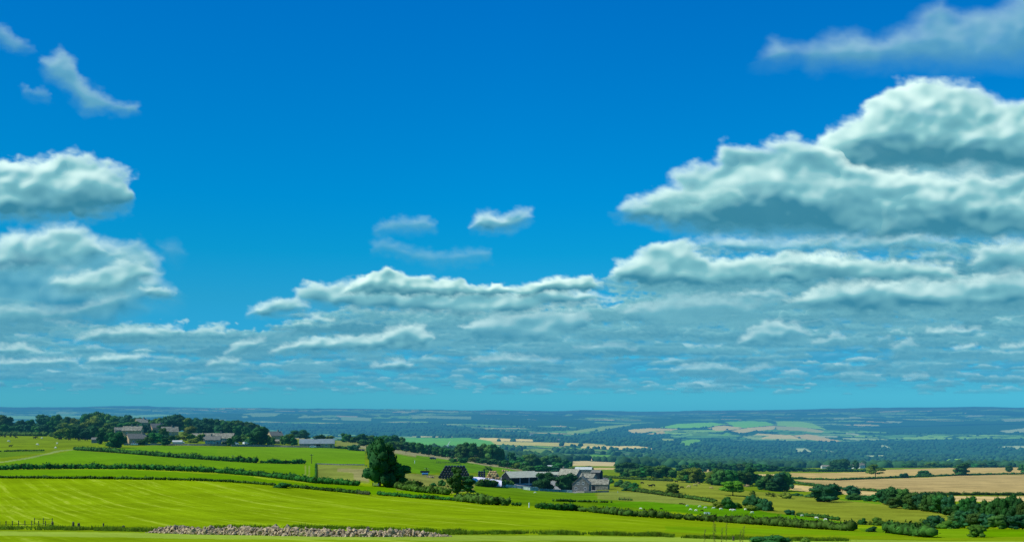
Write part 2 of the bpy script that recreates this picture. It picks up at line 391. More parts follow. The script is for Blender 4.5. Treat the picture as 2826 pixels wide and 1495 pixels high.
# tan arable fields on the right
field_poly(5, [(150,700),(600,700),(920,690),(1060,670),(1750,652),(3600,640),(3600,720),(1800,715),(1500,735),(650,765),(180,745)], TAN, G1, 700, 1350)
field_poly(5, [(210,765),(650,770),(1500,742),(1900,722),(3600,712),(3600,905),(1700,905),(1300,900),(1060,865),(400,815)], (.46,.345,.14), G1, 480, 1350)
field_poly(5, [(150,805),(440,835),(440,880),(150,860)], STRAW, G1, 480, 1350)
field_poly(5, [(640,850),(1010,880),(1000,920),(640,900)], STRAW, G1, 400, 1350)
field_poly(5, [(1700,920),(3600,925),(3600,990),(1700,970)], STRAW, G1, 380, 1350)
field_poly(5, [(470,662),(930,660),(920,688),(480,692)], (.14,.27,.02), G1, 700, 1500)
field_poly(4, [(1480,712),(1800,712),(1800,760),(1480,745)], STRAW, G1, 600, 1500)
field_poly(4, [(960,665),(1100,668),(1100,695),(960,690)], STRAW, G1, 700, 2200)
field_poly(4, [(1380,800),(1440,805),(1440,835),(1390,832)], (.5,.33,.17), G1, 500, 1500)
# --- valley and the far hills, as they stand
FR = (1300, 30000)
for z_, q_ in ((4, [(560,425),(1100,405),(1700,400),(2500,400),(2500,640),(900,640),(560,560)]), (5, [(-200,390),(700,400),(1700,380),(2500,370),(2700,620),(1500,600),(700,590),(-200,600)]), (5, [(1300,200),(2100,225),(2600,240),(2600,345),(1500,330),(850,300)]),
               (3, [(1430,345),(1900,300),(2415,330),(2415,440),(1900,435),(1500,425),(1100,400),(700,370),(300,340),(0,330),(0,260),(700,290),(1100,320)]), (3, [(0,185),(900,185),(1700,215),(1650,245),(1000,260),(300,225),(0,210)])):
    field_poly(z_, q_, WOOD, (0, .6, 1), 1400, 16000)
field_poly(3, [(1330,548),(1500,543),(1845,562),(1910,575),(1820,592),(1600,580),(1370,578)], STRAW, (0,.6,0), *FR)
field_poly(3, [(1430,592),(1600,586),(1925,602),(1950,612),(1870,638),(1600,642),(1440,634)], STRAW, (0,.6,0), *FR)
field_poly(3, [(1500,655),(1700,650),(1890,652),(1870,668),(1540,668)], STRAW, (0,.6,0), 1000, 30000)
field_poly(3, [(1600,525),(1850,530),(1850,560),(1600,548)], BRIGHTG, (0,.6,0), *FR)
field_poly(3, [(1000,475),(1330,470),(1320,500),(1200,530),(1010,515)], (.20,.30,.05), (0,.6,0), *FR)
field_poly(3, [(590,365),(1110,382),(1110,400),(700,398),(590,378)], STRAW, (0,.6,0), *FR)
field_poly(3, [(660,398),(1000,405),(1480,415),(1800,430),(1800,445),(1050,440),(700,430)], (.42,.36,.12), (0,.6,0), *FR)
field_poly(3, [(1580,445),(2100,445),(2350,480),(1900,478),(1560,465)], STRAW, (0,.6,0), *FR)
field_poly(3, [(1000,445),(1030,440),(1030,460),(820,465),(760,440)], TAN, (0,.6,0), *FR)
field_poly(3, [(-300,360),(560,375),(700,395),(800,460),(700,490),(400,500),(-300,470)], (.10,.30,.03), (0,.8,0), *FR)
field_poly(2, [(1700,375),(2415,365),(2415,490),(2250,500),(1780,410)], (.10,.30,.03), (0,.8,0), *FR)
field_poly(3, [(20,342),(190,345),(350,358),(20,360)], (.5,.45,.2), (0,.6,0), *FR)
field_poly(2, [(1490,315),(1700,318),(2100,350),(2100,362),(1640,340)], (.5,.45,.2), (0,.6,0), *FR)
field_poly(4, [(590,270),(750,235),(1080,220),(1220,235),(1060,262),(760,275)], (.20,.50,.03), (.3,.4,0), 4000, 14000)
field_poly(4, [(1210,215),(1440,205),(1600,212),(1690,245),(1400,270),(1300,260)], (.20,.50,.03), (.3,.4,0), 4000, 14000)
field_poly(4, [(1040,275),(1200,248),(1370,275),(1280,290),(1130,300)], STRAW, (.3,.4,0), 4000, 14000)
field_poly(4, [(1265,300),(1440,270),(1690,252),(1680,285),(1500,300),(1360,322)], STRAW, (.3,.4,0), 4000, 14000)
field_poly(4, [(1700,210),(1900,205),(2040,230),(2180,290),(2000,270),(1710,250)], (.28,.50,.06), (.3,.4,0), 4000, 14000)
field_poly(4, [(1700,255),(1950,265),(2150,300),(2130,320),(1940,300),(1700,290)], (.42,.38,.16), (.3,.4,0), 4000, 14000)
field_poly(4, [(1540,372),(1640,345),(1840,340),(1900,365),(1950,378),(1600,375)], STRAW, (.2,.4,0), 3000, 14000)
field_poly(4, [(1850,345),(1980,333),(2110,345),(2180,370),(2320,400),(2200,405),(2050,388),(1960,376)], (.52,.38,.17), (.2,.4,0), 3000, 14000)
field_poly(4, [(280,290),(480,275),(760,282),(700,300),(500,305),(420,320),(330,320)], STRAW, (.2,.4,0), 3500, 14000)
field_poly(4, [(460,330),(620,300),(640,320),(600,332)], TAN, (.2,.4,0), 3500, 14000)
field_poly(4, [(0,262),(320,235),(300,250),(140,275),(30,303),(0,305)], (.24,.34,.09), (.2,.4,0), 3500, 14000)
field_poly(3, [(1430,310),(1620,280),(1950,245),(2040,240),(1900,268),(1600,310),(1480,330),(1440,328)], (.24,.34,.09), (.2,.4,0), 3500, 14000)
field_poly(4, [(760,405),(900,380),(1010,385),(870,438),(820,440)], BRIGHTG, (.2,.4,0), 2500, 14000)
field_poly(4, [(900,325),(1060,305),(1050,345),(900,345)], FARG, (.2,.4,0), 3000, 14000)
field_poly(4, [(600,372),(730,378),(740,400),(610,395)], (.26,.34,.10), (.2,.4,0), 3000, 14000)
field_poly(4, [(1160,345),(1230,315),(1270,330),(1200,350)], BRIGHTG, (.2,.4,0), 3000, 14000)
for q in ([(1155,540),(1220,543),(1220,552),(1155,550)], [(1245,543),(1350,546),(1350,560),(1245,556)], [(1390,546),(1440,549),(1440,560),(1390,560)]):
    field_poly(4, q, (.7,.6,.4), (0,.3,0), 1500, 14000)
for q in ([(2140,455),(2240,445),(2500,445),(2500,490),(2400,475)], [(2180,300),(2330,285),(2450,270),(2450,310),(2250,318)], [(2200,190),(2450,180),(2450,205),(2230,212)],
          [(700,365),(850,380),(840,390),(700,376)], [(720,318),(840,330),(840,345),(720,330)], [(440,345),(560,345),(640,350),(640,362),(470,358)],
          [(1900,150),(2080,145),(2000,165),(1850,170)], [(1040,430),(1100,440),(1160,470),(1060,455)], [(910,535),(1080,530),(1080,548),(915,545)],
          [(1480,556),(1580,556),(1580,568),(1490,568)], [(1640,592),(1700,570),(1860,562),(1850,590),(1700,600)], [(750,165),(860,170),(860,182),(760,180)],
          [(600,180),(700,180),(700,190),(610,190)], [(1100,205),(1250,212),(1250,225),(1120,218)], [(240,465),(330,465),(400,500),(240,500)], [(470,480),(620,500),(600,512),(470,500)]):
    field_poly(5, q, (.20,.40,.03) if q[0][0] in (1640,) else (.36,.42,.26), (0,.4,0), 1500, 22000)
field_poly(5, [(1080,600),(1450,605),(1450,625),(1090,640)], (.12,.25,.20), (0,.3,0), 1400, 6000)
field_poly(1, [(0,150),(380,160),(370,190),(0,185)], (.20,.40,.16), (0,.4,0), 3000, 30000)
field_poly(1, [(520,150),(1100,165),(1500,140),(1700,150),(1500,165),(1200,180),(560,170)], (.20,.38,.16), (0,.4,0), 3000, 30000)
for q in ([(1120,155),(1330,162),(1330,175),(1200,180)], [(800,150),(900,150),(960,175),(760,180)], [(1000,180),(1160,185),(1120,200),(1000,195)],
          [(230,160),(280,155),(300,175),(240,178)], [(1180,165),(1470,175),(1460,205),(1180,200)], [(2010,155),(2415,165),(2415,190),(2010,180)],
          [(300,130),(620,128),(480,165),(330,165)], [(1850,150),(1990,155),(1950,175),(1850,170)]):
    field_poly(2, q, (.22,.32,.16) if q[0][0] != 1120 else (.42,.35,.22), (0,.4,0), 3000, 30000)
for q in ([(480,185),(600,140),(830,150),(700,195)], [(820,120),(1130,120),(1100,150),(860,160)], [(1400,112),(1760,125),(1740,140),(1420,130)],
          [(400,235),(900,240),(1500,215),(2100,235),(2415,270),(2415,360),(1900,350),(1300,340),(700,320),(450,280)], [(1550,145),(1660,150),(1640,170),(1560,170)], [(1850,190),(2415,190),(2415,215),(1850,205)]):
    field_poly(2, q, WOOD, (0,.6,1), 3000, 30000)
# mown strip at the foot and rough ground around the rubble
yb = PYg; fr = .8*fbm(VX/9, VD/9, 2, 77)+np.interp(PXg, [0, 150, 250, 450, 600, 800, 1024], [530.5, 532.5, 534, 535, 535.5, 538.5, 541])
m = (VD < 260) & (yb < fr) & (yb > fr-5+5*fbm(VX/14, VD/14, 2, 78)) & (PXg < 1100); C[m] = (.20,.33,.008); P[m] = (0, 1, 0)
m = (VD < 260) & (yb >= fr-.3) & (yb < fr+4.5) & (PXg < 1100); C[m] = (.33,.43,.03); P[m] = (.3, .6, 0)
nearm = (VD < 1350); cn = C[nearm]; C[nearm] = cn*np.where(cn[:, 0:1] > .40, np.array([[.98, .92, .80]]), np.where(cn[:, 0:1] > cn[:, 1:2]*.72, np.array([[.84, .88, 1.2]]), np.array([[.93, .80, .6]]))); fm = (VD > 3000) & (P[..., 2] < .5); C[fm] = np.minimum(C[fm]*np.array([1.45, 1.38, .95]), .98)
blotch = fbm(VX/40, VD/40, 3, 55)
C *= (1+.10*blotch)[..., None]
base_green = P[..., 0:1]*.12
me = grid_mesh('ground', V, Q)
set_attr(me, 'field_colour', np.concatenate([C, np.ones((nx, nd, 1))], -1).reshape(-1, 4))
set_attr(me, 'field_texture', np.concatenate([P, np.ones((nx, nd, 1))], -1).reshape(-1, 4))
gm = bpy.data.materials.new('ground_fields'); gm.use_nodes = True
N = gm.node_tree.nodes; L = gm.node_tree.links; b = N['Principled BSDF']
b.inputs['Roughness'].default_value = 1; b.inputs['Specular IOR Level'].default_value = 0.0
a1 = N.new('ShaderNodeVertexColor'); a1.layer_name = 'field_colour'; a2 = N.new('ShaderNodeVertexColor'); a2.layer_name = 'field_texture'
spx = N.new('ShaderNodeSeparateColor'); L.new(a2.outputs[0], spx.inputs[0])
geo = N.new('ShaderNodeNewGeometry')
def nz(scale, mscale, rot=0, detail=3, rough=.5):
    mp = N.new('ShaderNodeMapping'); mp.vector_type = 'POINT'; mp.inputs['Scale'].default_value = mscale
    rt = N.new('ShaderNodeVectorRotate'); rt.rotation_type = 'Z_AXIS'; rt.inputs['Angle'].default_value = rot
    L.new(geo.outputs['Position'], rt.inputs['Vector']); L.new(rt.outputs[0], mp.inputs[0])
    n = N.new('ShaderNodeTexNoise'); n.inputs['Scale'].default_value = scale; n.inputs['Detail'].default_value = detail; n.inputs['Roughness'].default_value = rough
    L.new(mp.outputs[0], n.inputs['Vector']); return n.outputs['Fac']
def mth(op, *a):
    n = N.new('ShaderNodeMath'); n.operation = op
    for k, q in enumerate(a):
        if isinstance(q, (int, float)): n.inputs[k].default_value = q
        else: L.new(q, n.inputs[k])
    return n.outputs[0]
def mapr(v, a, b_, c, d):
    n = N.new('ShaderNodeMapRange'); L.new(v, n.inputs[0])
    for k, q in enumerate((a, b_, c, d)): n.inputs[k+1].default_value = q
    return n.outputs[0]
ANG = math.radians(62)
st1 = nz(1, (.006, .42, .05), ANG, 3, .55)      # mowing lines run away to the right
st2 = nz(1, (.02, 1.4, .05), ANG, 2)
st3 = nz(1, (.12, .9, .1), ANG, 3, .7)
sval = mth('ADD', mth('MULTIPLY', mapr(st1, .36, .66, -1, 1), .5), mth('MULTIPLY', mapr(st2, .4, .68, -.4, 1), .45))
spk = mapr(mth('MULTIPLY', st3, st1), .30, .42, 0, 1)
sval = mth('ADD', sval, mth('MULTIPLY', spk, .8))
mot1 = nz(.05, (1, 1, 1), 0, 6, .65); mot2 = nz(.9, (1, 1, 1), 0, 5, .7)
mval = mth('ADD', mapr(mot1, .3, .7, -.28, .28), mapr(mot2, .3, .7, -.22, .22))
wd = nz(.035, (1, 1, 1), 0, 6, .75)
wval = mapr(wd, .3, .7, -.9, 1.2)
tot = mth('ADD', mth('MULTIPLY', mth('MULTIPLY', sval, spx.outputs[0]), .20), mth('ADD', mth('MULTIPLY', mval, spx.outputs[1]), mth('MULTIPLY', wval, mth('MULTIPLY', spx.outputs[2], .6))))
vmul = N.new('ShaderNodeVectorMath'); vmul.operation = 'SCALE'; L.new(a1.outputs[0], vmul.inputs[0]); L.new(mth('ADD', 1.0, tot), vmul.inputs['Scale'])
# cut stubble is yellower along the bright lines
yel = N.new('ShaderNodeMix'); yel.data_type = 'RGBA'; yel.blend_type = 'MIX'; yel.inputs[7].default_value = (.40, .45, .05, 1)
L.new(vmul.outputs[0], yel.inputs[6]); L.new(mth('MULTIPLY', mth('MULTIPLY', mapr(sval, .35, 1.6, 0, .75), spx.outputs[0]), 1.0), yel.inputs[0])
L.new(yel.outputs[2], b.inputs['Base Color'])
bp = N.new('ShaderNodeBump'); bp.inputs['Strength'].default_value = .35; bp.inputs['Distance'].default_value = .3; L.new(mot2, bp.inputs['Height']); L.new(bp.outputs[0], b.inputs['Normal'])
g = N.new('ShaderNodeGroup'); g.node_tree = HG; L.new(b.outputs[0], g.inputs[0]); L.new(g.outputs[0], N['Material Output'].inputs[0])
me.materials.append(gm)
tag(new_obj('ground', me), kind='structure')

# ------------------------------------------------------------------ clouds: relief sheets far away, faintly sunlit, most light and shade painted in
def cloud_mat(name, col, amb, dens, hz):
    m = bpy.data.materials.new(name); m.use_nodes = True
    N = m.node_tree.nodes; L = m.node_tree.links; N.remove(N['Principled BSDF'])
    at_ = N.new('ShaderNodeVertexColor'); at_.layer_name = 'alpha_haze_shading'  # channels: alpha, haze amount, painted light and shade
    sp = N.new('ShaderNodeSeparateColor'); L.new(at_.outputs[0], sp.inputs[0])
    d = N.new('ShaderNodeBsdfDiffuse'); d.inputs[0].default_value = (*col, 1)
    e = N.new('ShaderNodeEmission')       # painted light and shade: bright tops and sunward puffs, dark bellies
    rr = N.new('ShaderNodeValToRGB'); L.new(sp.outputs[2], rr.inputs[0]); el = rr.color_ramp.elements
    el[0].position = 0; el[0].color = (*amb, 1); el[1].position = 1; el[1].color = (.76, .99, .93, 1)
    q = el.new(.5); q.color = (.20, .49, .535, 1)
    L.new(rr.outputs[0], e.inputs[0])
    ad = N.new('ShaderNodeAddShader'); L.new(d.outputs[0], ad.inputs[0]); L.new(e.outputs[0], ad.inputs[1])
    h = N.new('ShaderNodeEmission'); h.inputs[0].default_value = (.050, .335, .565, 1)   # haze colour painted over the far clouds
    mh = N.new('ShaderNodeMixShader'); L.new(sp.outputs[1], mh.inputs[0]); L.new(ad.outputs[0], mh.inputs[1]); L.new(h.outputs[0], mh.inputs[2])
    t = N.new('ShaderNodeBsdfTransparent')
    mx = N.new('ShaderNodeMixShader'); L.new(sp.outputs[0], mx.inputs[0])
    L.new(t.outputs[0], mx.inputs[1]); L.new(mh.outputs[0], mx.inputs[2]); L.new(mx.outputs[0], N['Material Output'].inputs[0])
    return m
CM = cloud_mat('cloud_painted_light', (.075, .09, .07), (.036, .205, .305), 1, 0)

def sdf(px, py, poly):
    """signed distance in pixels, positive inside"""
    best = np.full(px.shape, 1e9); n = len(poly)
    for i in range(n):
        ax, ay = poly[i-1]; bx, by = poly[i]
        ex, ey = bx-ax, by-ay; l2 = ex*ex+ey*ey+1e-9
        t = np.clip(((px-ax)*ex+(py-ay)*ey)/l2, 0, 1)
        best = np.minimum(best, (px-ax-t*ex)**2+(py-ay-t*ey)**2)
    d = np.sqrt(best); return np.where(inpoly(px, py, poly), d, -d)


def painted_shading(h2, hgt, vl, st, extra):
    gy_ = np.gradient(h2, axis=1)/st; gx_ = np.gradient(h2, axis=0)/st
    fy_ = np.gradient(hgt, axis=1)/st; fx_ = np.gradient(hgt, axis=0)/st
    g = (gy_*.85+gx_*.30)*.75+(fy_*.85+fx_*.30)*.22  # upper left slopes of the relief painted brighter
    return np.clip(.36+.42*np.tanh(g*1.1)+extra, 0, 1)

CBASE = 1100.; BR = .62; SM = 5
def cloud(label, poly, alpha=1., R=16, bump=10, scale=26, soft=5, seed=0, rough=5, haze=None, name='cloud', D=None, squash=.6, kind=None, glow=0., group='clouds in the sky', base_soft=1.6, st=1.25):
    poly = [(x/2.5156, y/2.5156) for x, y in poly]
    ar = np.array(poly); x0, y0 = ar.min(0)-26; x1, y1 = ar.max(0)+26
    x0 = max(x0, -80); x1 = min(x1, 1104); y0 = max(y0, -60); y1 = min(y1, 403)
    ybase = min(ar[:, 1].max(), 396)
    D = D or min(60000, CBASE/max(.01, (HY-ybase)/F)*1.0)
    if haze is None: haze = float(np.clip(1-math.exp(-D/42000.), 0, .8))
    gx, gy = np.meshgrid(np.arange(x0, x1, st), np.arange(y0, y1, st), indexing='ij')
    s = seed*13.7
    px = gx/scale; py = gy/(scale*squash)
    wxn = fbm(px*.9+s, py*.9, 3, seed)*.9; wyn = fbm(px*.9-s, py*.9+5, 3, seed+50)*.9
    # puffs: rounded bumps with creases between them
    bil = 0; amp = 1; tot = 0
    for o in range(4):
        k = 2.0**o
        bil = bil+amp*np.abs(vnoise((px+wxn*.5)*k+s+o*3, (py+wyn*.5)*k-s, seed+o*7)); tot += amp; amp *= .45
    bil = bil/tot
    ex = gx+wxn*rough*1.6; ey = gy+wyn*rough*1.1
    dd = sdf(ex, ey, poly)
    dn = dd+(bil-.22)*rough*1.3+fbm(px*1.7, py*1.7, 4, seed+9, .6)*rough*.9
    ins = dd > 0
    # where each column of the cloud starts and ends
    big_ = 1e6
    anyc = ins.any(1)
    tp = np.where(anyc, np.min(np.where(ins, gy, big_), 1), np.nan); bt = np.where(anyc, np.max(np.where(ins, gy, -big_), 1), np.nan)
    ix = np.arange(len(tp)); ok = ~np.isnan(tp)
    tp = np.interp(ix, ix[ok], tp[ok]); bt = np.interp(ix, ix[ok], bt[ok])
    kk = np.hanning(int(R*1.2)*2+3); kk /= kk.sum(); hw = len(kk)//2
    cs = lambda q: np.convolve(np.pad(q, hw, mode='edge'), kk, 'valid')
    tp = cs(tp)[:, None]; bt = cs(bt)[:, None]; T = np.maximum(bt-tp, 6)
    vl = np.clip((gy-tp)/T+.20*fbm(px*.6, py*.5, 2, seed+91)*(T > 14), 0, 1)
    prof = np.where(vl < BR, np.sin(np.clip(vl/BR, 0, 1)*PI/2)**.9, np.cos(np.clip((vl-BR)/(1-BR), 0, 1)*PI/2)**.8)
    sf = soft*(1+(base_soft-1)*smooth(.6, 1, vl))*(1+.8*fbm(px*.5+3, py*.5, 2, seed+30))
    sf = np.maximum(sf*1.3, 1.4)
    al = smooth(-sf*.55, sf*.85, dn)*alpha*smooth(0, 9, np.minimum(np.minimum(gx-x0 if x0 > -79 else 99+0*gx, x1-gx if x1 < 1103 else 99+0*gx), np.minimum(gy-y0, y1-gy)))
    al = al*np.clip(1+.30*fbm(px*.8, py*.8, 3, seed+70)*(2 if alpha < .8 else .4), 0, 1.0)
    q = np.clip(dn, 0, R); hgt = np.sqrt(np.maximum(0, q*(2*R-q)))*.30
    lump = fbm(px*.45+9, py*.5, 2, seed+90)
    hgt = hgt+bump*(bil*.85)*smooth(0, R*.5, dn)*(1-.45*smooth(.6, .95, vl))+bump*1.25*lump*smooth(0, R, dn)
    hg = hgt; hgt = np.clip(hgt, 0, None)+prof*np.minimum(T, 80)*.22
    k_ = SM if R > 10 else 5
    h2 = blur1(blur1(hgt, k_*2-1, 0), k_*2-1, 1)
    g2 = blur1(blur1(hg, k_*2-1, 0), k_*2-1, 1); g1 = blur1(blur1(hg, 3, 0), 3, 1)
    lm = lambda q_: (np.gradient(q_, axis=1)*.85+np.gradient(q_, axis=0)*.35)/st
    bellies = smooth(.30, .98, vl+.30*lump)
    sx_ = 20*(1 if T.max() > 25 else .6); patch = fbm(gx/sx_+s, gy/(sx_*.5)+wyn*.3, 3, seed+63)
    rim = np.exp(-np.clip(dn, 0, 99)/5.)*(1-smooth(.3, .7, vl))
    gl = .50-.46*bellies+.20*np.tanh(lm(g2)*1.3)+.09*np.tanh(lm(g1)*.9)+.18*lump+.36*patch+.26*rim+glow-.14*smooth(50, 90, T)*smooth(.3, .75, vl)+.07  # painted shading: dark bellies, bright upper rims, lighter upper left slopes
    kg = 7 if T.max() > 25 else 3
    gl = blur1(blur1(gl, kg, 0), kg, 1)
    gl = np.clip(gl, 0, 1)
    h1 = hgt
    gl = np.clip(gl+.30*(1-np.clip(al/max(alpha, .01), 0, 1)), 0, 1)
    if alpha < .8 and group != 'small low clouds': gl = .50+.45*(gl-.42)
    hgt = blur1(blur1(hgt, 3, 0), 3, 1)*.2+h2*.8
    al[0, :] = al[-1, :] = 0; al[:, 0] = al[:, -1] = 0
    al[al < .004] = 0
    dep = D*(1-hgt/F)
    V = np.stack([(gx-CX)/F*dep, dep, -(gy-HY)/F*dep], -1).reshape(-1, 3)
    n0, n1 = gx.shape
    I, J = np.meshgrid(np.arange(n0-1), np.arange(n1-1), indexing='ij'); a = (I*n1+J).ravel()
    Q = np.stack([a, a+1, a+n1+1, a+n1], -1)
    keep = al.ravel()[Q].max(1) > 0; Q = Q[keep]
    used = np.zeros(len(V), bool); used[Q.ravel()] = True
    idx = np.cumsum(used)-1; V = V[used]; Q = idx[Q]
    me = grid_mesh(name, V, Q)
    av = np.zeros((len(V), 4)); av[:, 0] = al.ravel()[used]; av[:, 1] = haze; av[:, 2] = gl.ravel()[used]; av[:, 3] = 1
    set_attr(me, 'alpha_haze_shading', av); me.materials.append(CM)
    o = new_obj(name, me)
    if kind: tag(o, kind=kind)
    else: tag(o, label, 'cloud', group)
    return o

T_ = 'cloud'
cloud('thin wisp of cloud at the left edge near the top of the sky', [(-40,60),(15,65),(45,95),(78,118),(60,130),(35,132),(0,108),(-40,100)], .42, 6, 3, 14, 7, 1, 3)
cloud('slanting pale wisp of cloud drifting in the upper left sky', [(105,150),(130,140),(150,118),(185,150),(200,188),(235,222),(270,245),(310,262),(348,264),(345,278),(310,283),(270,278),(210,278),(195,250),(160,215),(120,195)], .62, 9, 6, 16, 7, 2, 3)
cloud('faint scrap of cloud under the slanting wisp in the upper left', [(60,215),(85,225),(105,218),(122,235),(118,252),(95,248),(60,235)], .28, 5, 2, 10, 6, 3, 3)
cloud('broad thin veil of cloud in the top right corner', [(1920,150),(1945,105),(1990,112),(2030,120),(2090,90),(2150,86),(2200,100),(2290,70),(2330,25),(2370,12),(2420,35),(2500,30),(2540,0),(2640,-90),(2720,-90),(2720,160),(2576,155),(2480,165),(2400,158),(2300,160),(2200,165),(2100,165),(2040,170),(2015,148),(1960,152)], .60, 22, 8, 38, 13, 4, 5, haze=.16)
cloud('small bright puff of cloud above the central cloud bank', [(1185,570),(1205,535),(1230,532),(1260,545),(1300,525),(1335,530),(1325,560),(1280,578),(1220,583)], .85, 9, 6, 14, 7, 5, 3)
cloud('small flat grey cloud left of the bright central puff', [(955,560),(1000,550),(1060,545),(1095,560),(1095,580),(1000,581),(950,580)], .5, 7, 3, 14, 7, 6, 3)
cloud('long faint streak of grey cloud above the central cloud bank', [(935,610),(975,600),(1010,622),(1100,635),(1160,628),(1240,627),(1230,648),(1150,665),(1080,662),(1000,642),(940,632)], .33, 7, 3, 16, 8, 7, 4)
cloud('faint smudge of cloud right of the left hand cloud bank', [(400,615),(440,608),(465,635),(440,655),(410,640)], .2, 6, 2, 12, 9, 8, 3)
# right hand masses, from the back forward
cloud('dim grey cloud filling the space behind the towering dome', [(1720,540),(1760,460),(1900,400),(2060,380),(2200,370),(2720,360),(2720,620),(2300,615),(2000,600),(1800,580)], .9, 30, 9, 50, 14, 8, 10, haze=.22, D=12500, base_soft=1.8)
cloud('towering white cumulus dome at the right edge of the sky', [(2040,400),(2060,350),(2110,318),(2160,285),(2200,245),(2260,212),(2330,197),(2400,205),(2460,222),(2492,238),(2530,258),(2576,250),(2720,240),(2720,450),(2500,445),(2400,430),(2200,440),(2060,450)], 1, 46, 13, 34, 7, 9, 6, haze=.02, base_soft=2.5, D=9000)
cloud('wide grey and white cloud mass below the towering dome', [(1560,548),(1590,505),(1690,470),(1700,440),(1745,410),(1800,415),(1835,365),(1880,370),(1950,358),(2000,350),(2060,365),(2110,385),(2200,430),(2400,435),(2500,440),(2720,420),(2720,580),(2400,600),(2200,600),(1900,590),(1750,580),(1640,575)], .97, 26, 19, 40, 8, 10, 9, haze=.07, D=8800, base_soft=1.8)
cloud('bright ragged tuft on the left tip of the wide grey mass', [(1600,512),(1650,486),(1700,470),(1720,478),(1760,480),(1830,462),(1860,470),(1868,500),(1800,515),(1700,520),(1650,528)], .75, 10, 9, 18, 7, 11, 4, haze=.0, D=8500)
cloud('flat band of small puffs under the wide grey mass', [(1740,612),(1800,590),(1900,598),(2000,600),(2100,590),(2300,585),(2390,600),(2390,625),(2200,640),(2000,645),(1760,632)], .8, 12, 8, 18, 9, 12, 5, haze=.25, D=11500)
cloud('small bright white puff near the right edge of the sky', [(2395,525),(2420,512),(2480,503),(2515,518),(2576,520),(2576,530),(2480,542),(2400,537)], .85, 8, 6, 14, 6, 13, 3, haze=.05, D=8700)
cloud('long puffy white cloud right of the central cloud bank', [(1540,690),(1550,655),(1600,640),(1640,620),(1690,602),(1728,600),(1740,628),(1800,655),(1850,650),(1950,640),(2040,632),(2200,652),(2400,662),(2400,700),(2200,712),(1900,720),(1750,725),(1650,720),(1560,715)], 1, 17, 12, 24, 6, 14, 6, haze=.10, base_soft=1.8)
cloud('rounded cumulus at the right edge above the long bank', [(2440,665),(2465,620),(2520,600),(2576,598),(2720,610),(2720,690),(2500,695)], .9, 18, 9, 22, 8, 15, 5, haze=.15, base_soft=2)
cloud('thick pale cloud bank low at the right edge', [(1990,760),(2040,730),(2100,702),(2200,695),(2300,700),(2400,702),(2480,690),(2576,665),(2720,650),(2720,770),(2400,785),(2200,792),(2050,778)], .96, 20, 13, 28, 8, 16, 6, haze=.15, base_soft=1.8)
cloud('ragged grey cloud right of centre under the long puffy one', [(1600,770),(1680,745),(1740,738),(1850,745),(1940,728),(1965,750),(1930,790),(1800,812),(1700,822),(1640,805)], .75, 13, 10, 20, 9, 17, 6, haze=.3)
cloud('peaked cream coloured cloud low in the right sky', [(1860,862),(1900,822),(1950,803),(2000,812),(2035,838),(1980,858),(1890,872)], .85, 11, 8, 16, 7, 18, 4, haze=.3)
# centre
cloud('brilliant white crest behind the central cloud bank', [(860,740),(900,700),(975,672),(1030,688),(1090,700),(1150,700),(1180,716),(1250,716),(1300,722),(1380,698),(1430,697),(1485,693),(1512,708),(1500,730),(1300,745),(1100,745)], 1, 12, 8, 20, 3, 19, 4, haze=.0)
cloud('large grey bottomed cumulus bank in the centre of the sky', [(745,760),(752,725),(780,710),(830,712),(850,715),(900,705),(960,690),(1040,708),(1100,722),(1180,724),(1250,735),(1330,728),(1400,720),(1480,730),(1525,745),(1490,765),(1400,778),(1300,788),(1180,798),(1050,795),(930,785),(850,778)], .98, 16, 13, 25, 6, 20, 6, haze=.14, base_soft=2.5)
cloud('low white puff at the left end of the central bank', [(625,790),(650,765),(700,748),(745,745),(775,770),(760,785),(690,794)], .95, 12, 8, 18, 6, 21, 4, haze=.15)
# left
cloud('dense rounded white cloud at the left edge of the sky', [(-80,420),(0,410),(50,400),(100,402),(160,390),(200,383),(250,400),(315,425),(325,450),(330,485),(335,510),(300,535),(200,550),(130,556),(0,548),(-80,550)], .97, 26, 16, 26, 7, 22, 7, haze=.05, base_soft=1.8)
cloud('grey hazy cloud bank under the rounded white cloud at left', [(-80,620),(0,605),(120,575),(190,570),(250,600),(300,610),(360,630),(400,690),(435,740),(400,760),(330,790),(260,825),(120,840),(0,845),(-80,840)], .85, 24, 15, 34, 12, 23, 8, haze=.32, base_soft=2.5)
cloud('white upper puffs of the cloud bank at left', [(-80,640),(0,600),(20,575),(50,580),(65,600),(120,572),(180,568),(240,598),(265,640),(200,665),(80,680),(-80,690)], .85, 17, 10, 24, 8, 24, 5, haze=.1, D=8500)
cloud('bright billow in the middle of the left cloud bank', [(130,712),(180,690),(250,680),(300,655),(350,660),(400,688),(370,705),(300,735),(220,742),(150,735)], .9, 13, 9, 18, 7, 25, 4, haze=.1, D=8400)
cloud('soft round puff on the right shoulder of the left cloud bank', [(280,640),(300,612),(350,605),(385,640),(400,680),(340,670),(300,660)], .7, 12, 6, 18, 9, 26, 4, haze=.2, D=8600)
cloud('flat pale band at the bottom of the left cloud bank', [(-80,790),(0,770),(60,765),(110,775),(200,770),(260,750),(320,740),(300,770),(180,800),(60,808),(-80,812)], .7, 10, 8, 20, 8, 27, 4, haze=.25, D=8700)
